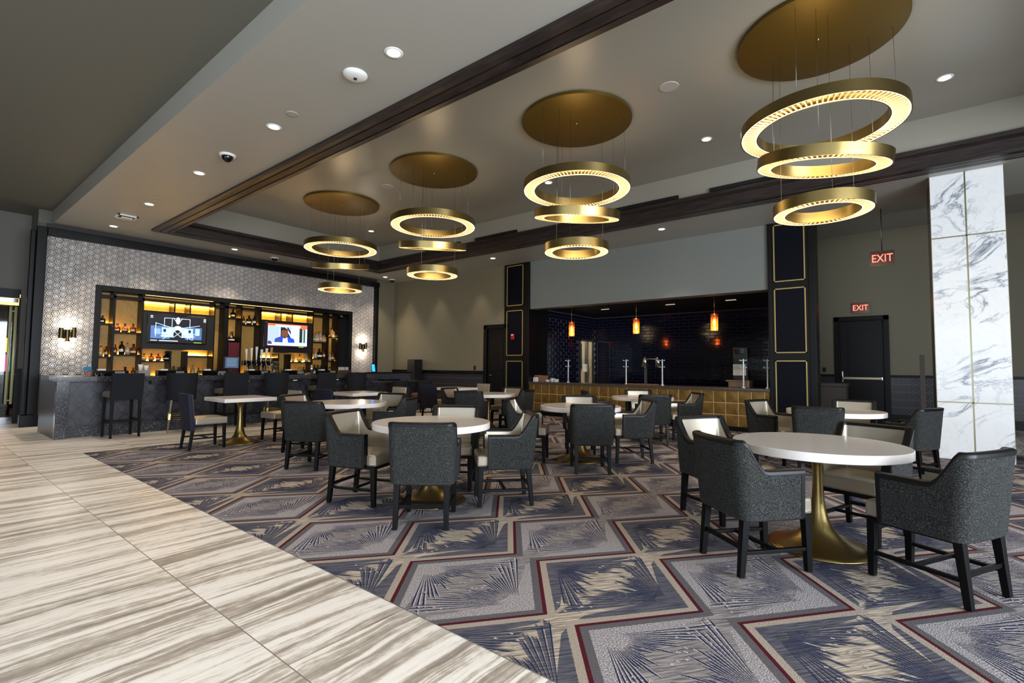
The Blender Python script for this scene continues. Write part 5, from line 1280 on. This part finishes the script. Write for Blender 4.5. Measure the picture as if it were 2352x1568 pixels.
mb = MB(); mb.box((-0.019, -0.055, 0.105), (0.014, 0.055, 0.171), 0); mb.build('card_header', mat('blue_menu_print', (30, 120, 160), 0.6), o)
o = empty('steel_shaker', (-11.85, 6.66, ZB_), 0, 'polished steel shaker on the bar by the right television', 'shaker')
mb = MB(); mb.lathe([(0.035, 0), (0.044, 0.16), (0.036, 0.19), (0.02, 0.24), (0.012, 0.25)], n=20); mb.build('shaker_body', CHROME, o)
o = empty('acrylic_glass_rack', (-12.3, 5.85, ZB_), 0, 'clear stacked pint glasses beside the beer tower', 'glassware')
for k in range(4):
    mb = MB()
    for j in range(3): mb.lathe([(0.030, j*0.11), (0.040, j*0.11+0.105)], (0, -0.13+k*0.085, 0), 14, cap=False)
    mb.build('pint_glass_stack', CLEAR, o)
rnd = random.Random(9)
for i, (ya, yb) in enumerate(((2.25, 2.45), (3.70, 3.95), (4.35, 4.65), (6.3, 6.75), (7.3, 7.6))):
    pass
gp = None
gi = 0
for sec, ys in (('left of the first caddy', [2.30, 2.38]), ('before the second caddy', [3.66, 3.74, 3.82]), ('left of the till', [4.35, 4.43, 4.51]), ('right of the beer tower', [6.20, 6.28, 6.36, 6.44]), ('near the shaker', [6.98, 7.06])):
    for k, yv in enumerate(ys):
        if gp is None:
            gp = empty('shot_glass', (-11.50, yv, ZB_)); mb = MB(); mb.lathe([(0.0005, 0.004), (0.022, 0.0), (0.028, 0.055)], n=14, cap=False); mb.build('glass_bowl', CLEAR, gp); g_ = gp
        else: g_ = copy_tree(gp); g_.location = (-11.50, yv, ZB_)
        tag(g_, 'small clear glass, %s in the row on the bar edge %s' % (('first', 'second', 'third', 'last')[k], sec), 'glass', 'small glasses on the bar edge')
# items on low section
o = empty('glass_tray', (-11.55, 8.9, 0.883), 0, 'black tray of small glasses on the low bar section', 'tray')
mb = MB(); mb.box((-0.15, -0.28, 0), (0.12, 0.28, 0.05)); mb.build('tray_body', BLACK, o, bevel=0.01)

# wall sconces -------------------------------------------------------------
SCG = mat('sconce_shade_brass', (84, 72, 46), 0.3, 0.9); SCE = emis('sconce_glow', (255, 238, 206), 14)
def sconce(p, label):
    root = empty('wall_sconce', p, 0, label, 'wall lamp', 'brass tube wall sconces')
    mb = MB(); mb.box((-0.01, -0.05, -0.10), (0.02, 0.05, 0.10)); mb.build('wall_plate', SCG, root)
    for k, (dy, zc, hh) in enumerate(((-0.10, 0.02, 0.115), (0.0, -0.03, 0.13), (0.10, 0.04, 0.115))):
        mb = MB(); mb.lathe([(0.045, zc-hh), (0.045, zc+hh)], (0.075, dy, 0), 20, cap=False); mb.lathe([(0.042, zc+hh), (0.042, zc-hh)], (0.075, dy, 0), 20, cap=False)
        tb = mb.build('lamp_tube', SCG, root, recalc=False)
        mb = MB(); mb.lathe([(0.0005, zc-hh+0.02), (0.041, zc-hh+0.02)], (0.075, dy, 0), 20, cap=False); mb.lathe([(0.0005, zc+hh-0.02), (0.041, zc+hh-0.02)], (0.075, dy, 0), 20, cap=False)
        mb.lathe([(0.026, zc+hh-0.02), (0.03, zc+hh+0.03), (0.0005, zc+hh+0.045)], (0.075, dy, 0), 14, cap=False); mb.lathe([(0.0005, zc-hh-0.045), (0.03, zc-hh-0.03), (0.026, zc-hh+0.02)], (0.075, dy, 0), 14, cap=False)
        mb.build('tube_lamp', SCE, tb)
    for zz in (-0.22, 0.24): point('sconce_light', (p[0]+0.09, p[1], p[2]+zz), 3.2, (1, 0.86, 0.66), 0.05)
sconce((XW+0.0, 2.27, 1.92), 'three-tube brass wall sconce left of the back bar')
sconce((XW+0.0, 9.64, 1.92), 'three-tube brass wall sconce right of the back bar')

# ================================================================== KITCHEN FITTINGS
def pendant(x, label):
    root = empty('pendant_lamp', (x, 11.3, 0), 0, label, 'pendant lamp', 'amber glass pendants over the counter')
    mb = MB(); mb.lathe([(0.075, 2.14), (0.082, 2.50), (0.078, 2.52), (0.018, 2.525), (0.0005, 2.53)], n=32, cap=False); mb.lathe([(0.078, 2.50), (0.071, 2.14)], n=32, cap=False); mb.build('glass_shade', AMBER, root, recalc=False)
    mb = MB(); mb.lathe([(0.0005, 2.24), (0.022, 2.26), (0.030, 2.30), (0.028, 2.34), (0.014, 2.39), (0.012, 2.41), (0.0005, 2.41)], n=18, cap=False); mb.build('bulb', BULB, root)
    mb = MB(); mb.lathe([(0.019, 2.40), (0.019, 2.50)], n=14); mb.build('lamp_socket', CHROME, root)
    mb = MB(); mb.tube([(0, 0, 2.5), (0, 0, ZK)], 0.005, 6); mb.build('cord', BRASS, root)
    mb = MB(); mb.lathe([(0.055, ZK-0.02), (0.06, ZK)], n=24); mb.build('ceiling_rose', BLACK, root)
    point('pendant_light', (x, 11.3, 2.20), 5, (1, 0.62, 0.3), 0.04)
pendant(-6.92, 'amber glass pendant lamp, left one over the kitchen counter')
pendant(-5.07, 'amber glass pendant lamp, middle one over the kitchen counter')
pendant(-3.22, 'amber glass pendant lamp, right one over the kitchen counter')
def post(x, label):
    root = empty('glass_guard_post', (x, 11.15, 0.90), 0, label, 'guard post', 'chrome posts for the counter glass guard')
    mb = MB(); mb.lathe([(0.045, 0), (0.045, 0.012), (0.018, 0.03), (0.016, 0.60), (0.018, 0.61)], n=16); mb.build('post_tube', mat('bright_post_steel', (214, 220, 226), 0.35, 0.6), root)
    mb = MB()
    for z_ in (0.57, 0.42):
        mb.tube([(-0.055, -0.03, z_+0.01), (0, 0, z_), (0.055, -0.03, z_+0.01)], 0.010, 8)
        mb.lathe([(0.016, -0.014), (0.016, 0.014)], (-0.06, -0.03, z_+0.012), 10); mb.lathe([(0.016, -0.014), (0.016, 0.014)], (0.06, -0.03, z_+0.012), 10)
    mb.build('glass_clamps', MATS['bright_post_steel'], root)
for x_, lb in ((-6.93, 'chrome guard post on the counter under the left pendant'), (-5.27, 'chrome guard post on the counter left of the heat lamp'), (-4.36, 'chrome guard post on the counter right of the heat lamp'), (-2.60, 'chrome guard post in front of the coffee machine'), (-2.14, 'chrome guard post at the right end of the counter')): post(x_, lb)
o = empty('glass_guard', (0, 11.15, 0), 0, 'long clear glass guard pane above the kitchen counter held by chrome posts', 'glass guard')
mb = MB(); mb.box((-6.90, -0.06, 1.28), (-2.12, -0.054, 1.52)); mb.build('glass_pane', sheet_glass('guard_glass', (244, 248, 248), 0.08), o)
o = empty('heat_lamp', (-4.85, 11.35, 0.90), 0, 'steel carving-station heat lamp with two cone shades on the counter', 'heat lamp')
mb = MB(); mb.box((-0.25, -0.2, 0), (0.25, 0.2, 0.02)); mb.build('lamp_base', STEEL, o)
mb = MB(); mb.box((-0.035, -0.02, 0.02), (0.035, 0.02, 0.44)); mb.tube([(-0.05, 0, 0.62), (0.30, 0, 0.62)], 0.012, 8); mb.build('lamp_post', STEEL, o)
for sx, tl in ((-0.02, 0.0), (0.28, 0.22)):
    mb = MB(); mb.lathe([(0.03, 0.0), (0.045, -0.02), (0.085, -0.24), (0.08, -0.24), (0.04, -0.03)], n=24, cap=False)
    bmesh.ops.rotate(mb.bm, verts=mb.bm.verts[:], cent=(0, 0, 0), matrix=Matrix.Rotation(-tl, 3, 'Y'))
    bmesh.ops.translate(mb.bm, verts=mb.bm.verts[:], vec=(sx, 0, 0.66)); mb.build('lamp_shade', CHROME, o)
o = empty('wooden_board', (-4.85, 11.06, 0.90), 0, 'flat brown wooden board on the counter before the heat lamp', 'board')
mb = MB(); mb.box((-0.32, -0.08, 0), (0.42, 0.08, 0.03)); mb.build('board', mat('walnut', (120, 82, 52), 0.5), o, bevel=0.006)
o = empty('coffee_machine', (-2.72, 11.45, 0.90), 0, 'dark coffee grinder with a pale paper sheet at the right of the counter', 'coffee machine')
mb = MB(); mb.box((-0.22, -0.18, 0), (0.20, 0.18, 0.16)); mb.box((-0.27, -0.2, 0.12), (0.18, 0.16, 0.16)); mb.build('machine_base', mat('tan_steel', (112, 92, 72), 0.4, 0.4), o, bevel=0.01)
mb = MB(); mb.box((-0.13, -0.12, 0.16), (0.16, 0.14, 0.86)); mb.lathe([(0.15, 0.72), (0.17, 0.83), (0.17, 0.85)], (0, 0, 0), 20); mb.build('machine_tower', BLACK, o, bevel=0.01)
mb = MB(); mb.box((-0.13, -0.13, 0.26), (0.13, -0.122, 0.50)); mb.build('paper_sheet', mat('paper', (176, 164, 152), 0.7), o)
o = empty('takeaway_boxes', (-8.0, 11.2, 0.90), 0, 'cluster of brown and white cartons at the left end of the counter', 'cartons')
for k, (a_, b_, c_) in enumerate((((-0.05, -0.1, 0), (0.12, 0.1, 0.12), LABW), ((0.13, -0.1, 0), (0.33, 0.1, 0.17), mat('brown_card', (128, 92, 70), 0.7)), ((-0.03, -0.08, 0.122), (0.11, 0.1, 0.18), mat('brown_card', (0, 0, 0))))):
    mb = MB(); mb.box(a_, b_); mb.build('carton', c_, o, bevel=0.003)
for k, (x_, hh) in enumerate(((-7.62, 5), (-7.46, 9), (-7.34, 7))):
    o = empty('plate_stack', (x_, 11.2, 0.90), 0, ['lowest stack of white plates next to the brown cartons', 'tallest stack of white plates left of the first guard post', 'stack of white bowls nearest the first guard post'][k], 'plates', 'white plates on the counter')
    for j in range(hh):
        mb = MB(); mb.lathe([(0.035, 0.002+j*0.011), (0.045, 0.0+j*0.011), (0.072, 0.012+j*0.011), (0.071, 0.015+j*0.011), (0.04, 0.006+j*0.011), (0.0005, 0.006+j*0.011)], n=18, cap=False); mb.build('plate', WHITEP, o)
o = empty('hanging_dispenser', (-2.30, 14.6, 1.05), 0, 'dark dispenser on the tiled wall behind the right counter end', 'dispenser')
mb = MB(); mb.box((-0.1, -0.12, 0), (0.1, 0.08, 0.4)); mb.build('dispenser_body', BLACK, o, bevel=0.02)
mb = MB(); mb.box((-0.1, -0.125, 0.36), (0.1, -0.11, 0.39)); mb.build('dispenser_rim', CHROME, o)
for x_, y_, lb in ((-6.6, 12.6, 'left'), (-4.7, 12.6, 'middle'), (-3.2, 12.6, 'right')):
    mb = MB(); mb.box((x_-0.12, y_-0.02, ZK-0.012), (x_+0.12, y_+0.02, ZK-0.001)); o = mb.build('kitchen_slot_light', emis('slot_dim', (200, 180, 150), 0.6)); tag(o, 'small dim slot light in the black kitchen ceiling, %s one' % lb, 'light', 'slot lights in the kitchen ceiling')

# corridor things ------------------------------------------------------------
GLS = sheet_glass('sign_glass', (214, 176, 180), 0.5, 0.2); EXR = emis('exit_red', (255, 84, 70), 2.6)
def exit_sign(x, y, z, w_, h_, label, rod, es=1.0):
    root = empty('exit_sign', (x, y, z), 0, label, 'exit sign')
    mb = MB(); mb.box((-w_/2, -0.006, 0), (w_/2, 0.006, h_)); mb.build('glass_plate', GLS, root)
    text('exit_lettering', 'EXIT', h_*0.74, EXR, root, (0, -0.009, h_*0.49), (PI/2, 0, 0), 0.002, sx=0.80*w_/0.36*0.26/h_)
    mb = MB(); mb.box((-w_/2, -0.012, h_-0.012), (w_/2, 0.012, h_)); mb.build('sign_rail', mat('sign_rail_red', (140, 60, 60), 0.4), root)
    if rod:
        mb = MB(); mb.tube([(0.0, 0, h_), (0.0, 0, ZC-z)], 0.008, 8); mb.build('hanging_rod', STEEL, root)
exit_sign(-0.21, 11.09, 3.20, 0.36, 0.27, 'red EXIT sign on clear plate hanging from the ceiling on a rod', True)
ex = ony(1976, 707, YR-0.03)
exit_sign(ex.x, YR-0.03, ony(1976, 719, YR).z, 0.38, 0.27, 'red EXIT sign on the wall above the far door', False)
o = empty('host_podium', (-1.10, 11.95, 0), 0, 'brown wooden podium standing before the far exit door', 'podium')
mb = MB(); mb.box((-0.25, -0.2, 0), (0.25, 0.25, 0.96)); mb.build('podium_body', mat('brown_podium', (66, 56, 52), 0.5), o, bevel=0.008)
mb = MB(); mb.box((-0.27, -0.22, 0.96), (0.27, 0.27, 1.03)); mb.build('podium_top', MATS['brown_podium'], o, bevel=0.01)
o = bx('light_switch', (-10.16, YK-0.012, 1.20), (-10.09, YK, 1.33), BLACK); del o['kind']; tag(o, 'small black switch plate on the back wall left of the door', 'switch')
mb = MB(); mb.box((-1.235+0.02, YR-0.02, 1.24), (-1.16+0.02, YR, 1.36)); o = mb.build('light_switch', BLACK); o.location = (-0.42, 0, 0); tag(o, 'small black switch plate left of the far exit door', 'switch')
o = empty('coat_board', (0.36, 13.0, 0), 0, 'narrow brown board edge standing just left of the marble column', 'board')
mb = MB(); mb.box((-0.05, 0, 0.0), (0.03, 0.05, 1.62)); mb.build('board', mat('brown_board', (72, 60, 50), 0.5), o)

# left entrance: glass door and the gaming hall beyond ------------------------
gd = empty('door_3', (-14.93, 1.27, 0)); tag(gd, kind='structure')
mb = MB(); mb.box((-0.006, -1.3, 0.12), (0.006, 0.33, 2.60)); mb.build('door_glass', CLEAR, gd)
mb = MB(); mb.box((-0.03, -1.3, 0.0), (0.03, 0.33, 0.14)); mb.box((-0.03, -1.3, 2.60), (0.03, 0.33, 2.68)); mb.build('door_rails', CHROME, gd)
PB = mat('pale_brass_handle', (196, 196, 146), 0.4, 0.2)
for dy in (0.215, 0.295):
    mb = MB(); mb.tube([(0.09, dy, 0.42), (0.09, dy, 2.50)], 0.024, 10); mb.tube([(0.0, dy, 0.5), (0.09, dy, 0.5)], 0.012, 8); mb.tube([(0.0, dy, 2.4), (0.09, dy, 2.4)], 0.012, 8); mb.build('door_handle', PB, gd)
mb = MB(); mb.tube([(0.09, 0.215, 2.4), (0.09, 0.295, 2.4)], 0.012, 8); mb.tube([(0.09, 0.215, 0.5), (0.09, 0.295, 0.5)], 0.012, 8); mb.build('handle_bridge', PB, gd)
mb = MB(); mb.box((-14.98, -1.19, 2.69), (-14.86, 1.611, 2.878)); mb.box((-14.96, 1.612, 0), (-14.89, 1.638, 2.7)); struct('trim_entrance_frame', mb, BLACKTRIM)
DK = mat('gaming_hall_dark', (30, 22, 28), 0.7)
mb = MB(); mb.box((-25.5, -6, 0), (-25.4, 6, 4)); mb.box((-25.5, 6.0, 0), (-15, 6.1, 4)); mb.box((-25.5, -6.1, 0), (-15, -6, 4)); mb.box((-25.5, -6, 4), (-15, 6, 4.1)); struct('wall_gaming_hall', mb, DK)
bx('floor_gaming_hall', (-25.4, -6, 0.0), (-15.2, 6, 0.008), mat('red_brown_carpet', (84, 40, 34), 0.9, noise=(6, (40, 24, 30), 0.4, 0.6)))
cols_ = [(230, 60, 150), (60, 200, 220), (250, 190, 60), (120, 80, 220), (80, 220, 120), (240, 90, 60)]
for i, (x_, y_) in enumerate(((-17.6, 1.55), (-18.6, 2.25), (-20.0, 1.75), (-20.6, 2.5), (-22.5, 2.0), (-22.8, 2.75))):
    o = empty('slot_machine', (x_, y_, 0), 0, ['slot machine with pink screen, nearest behind the glass door', 'slot machine with turquoise screen, nearest the entrance wall', 'slot machine with yellow screen in the middle row beyond the door',
        'slot machine with violet screen in the middle row beyond the door', 'slot machine with green screen in the back row beyond the door', 'slot machine with orange screen in the back row beyond the door'][i], 'slot machine', 'slot machines beyond the glass door')
    mb = MB(); mb.box((-0.3, -0.27, 0), (0.25, 0.27, 1.0)); mb.box((-0.3, -0.27, 1.0), (-0.02, 0.27, 2.0)); mb.build('cabinet', BLACKGLOSS, o, bevel=0.02)
    mb = MB(); mb.box((-0.018, -0.22, 1.08), (-0.01, 0.22, 1.50)); mb.build('game_screen', emis('slot_%d' % i, cols_[i], 1.3), o)
    mb = MB(); mb.box((-0.018, -0.22, 1.56), (-0.01, 0.22, 1.92)); mb.build('top_sign', emis('slot_top_%d' % i, cols_[(i+2) % 6], 1.2), o)
area('hall_lamp', (-19.5, 0.8, 3.9), (0, 0, 0), 3, 3, 60, (1, 0.72, 0.45))
mb = MB(); mb.lathe([(0.0005, 3.2), (0.8, 3.25), (0.9, 3.4)], (-18.6, 1.9, -0.35), 32, cap=False); o = mb.build('hall_ceiling_lamp', emis('hall_lamp_glow', (255, 190, 110), 1.6)); tag(o, 'large glowing round ceiling lamp beyond the glass door', 'lamp')
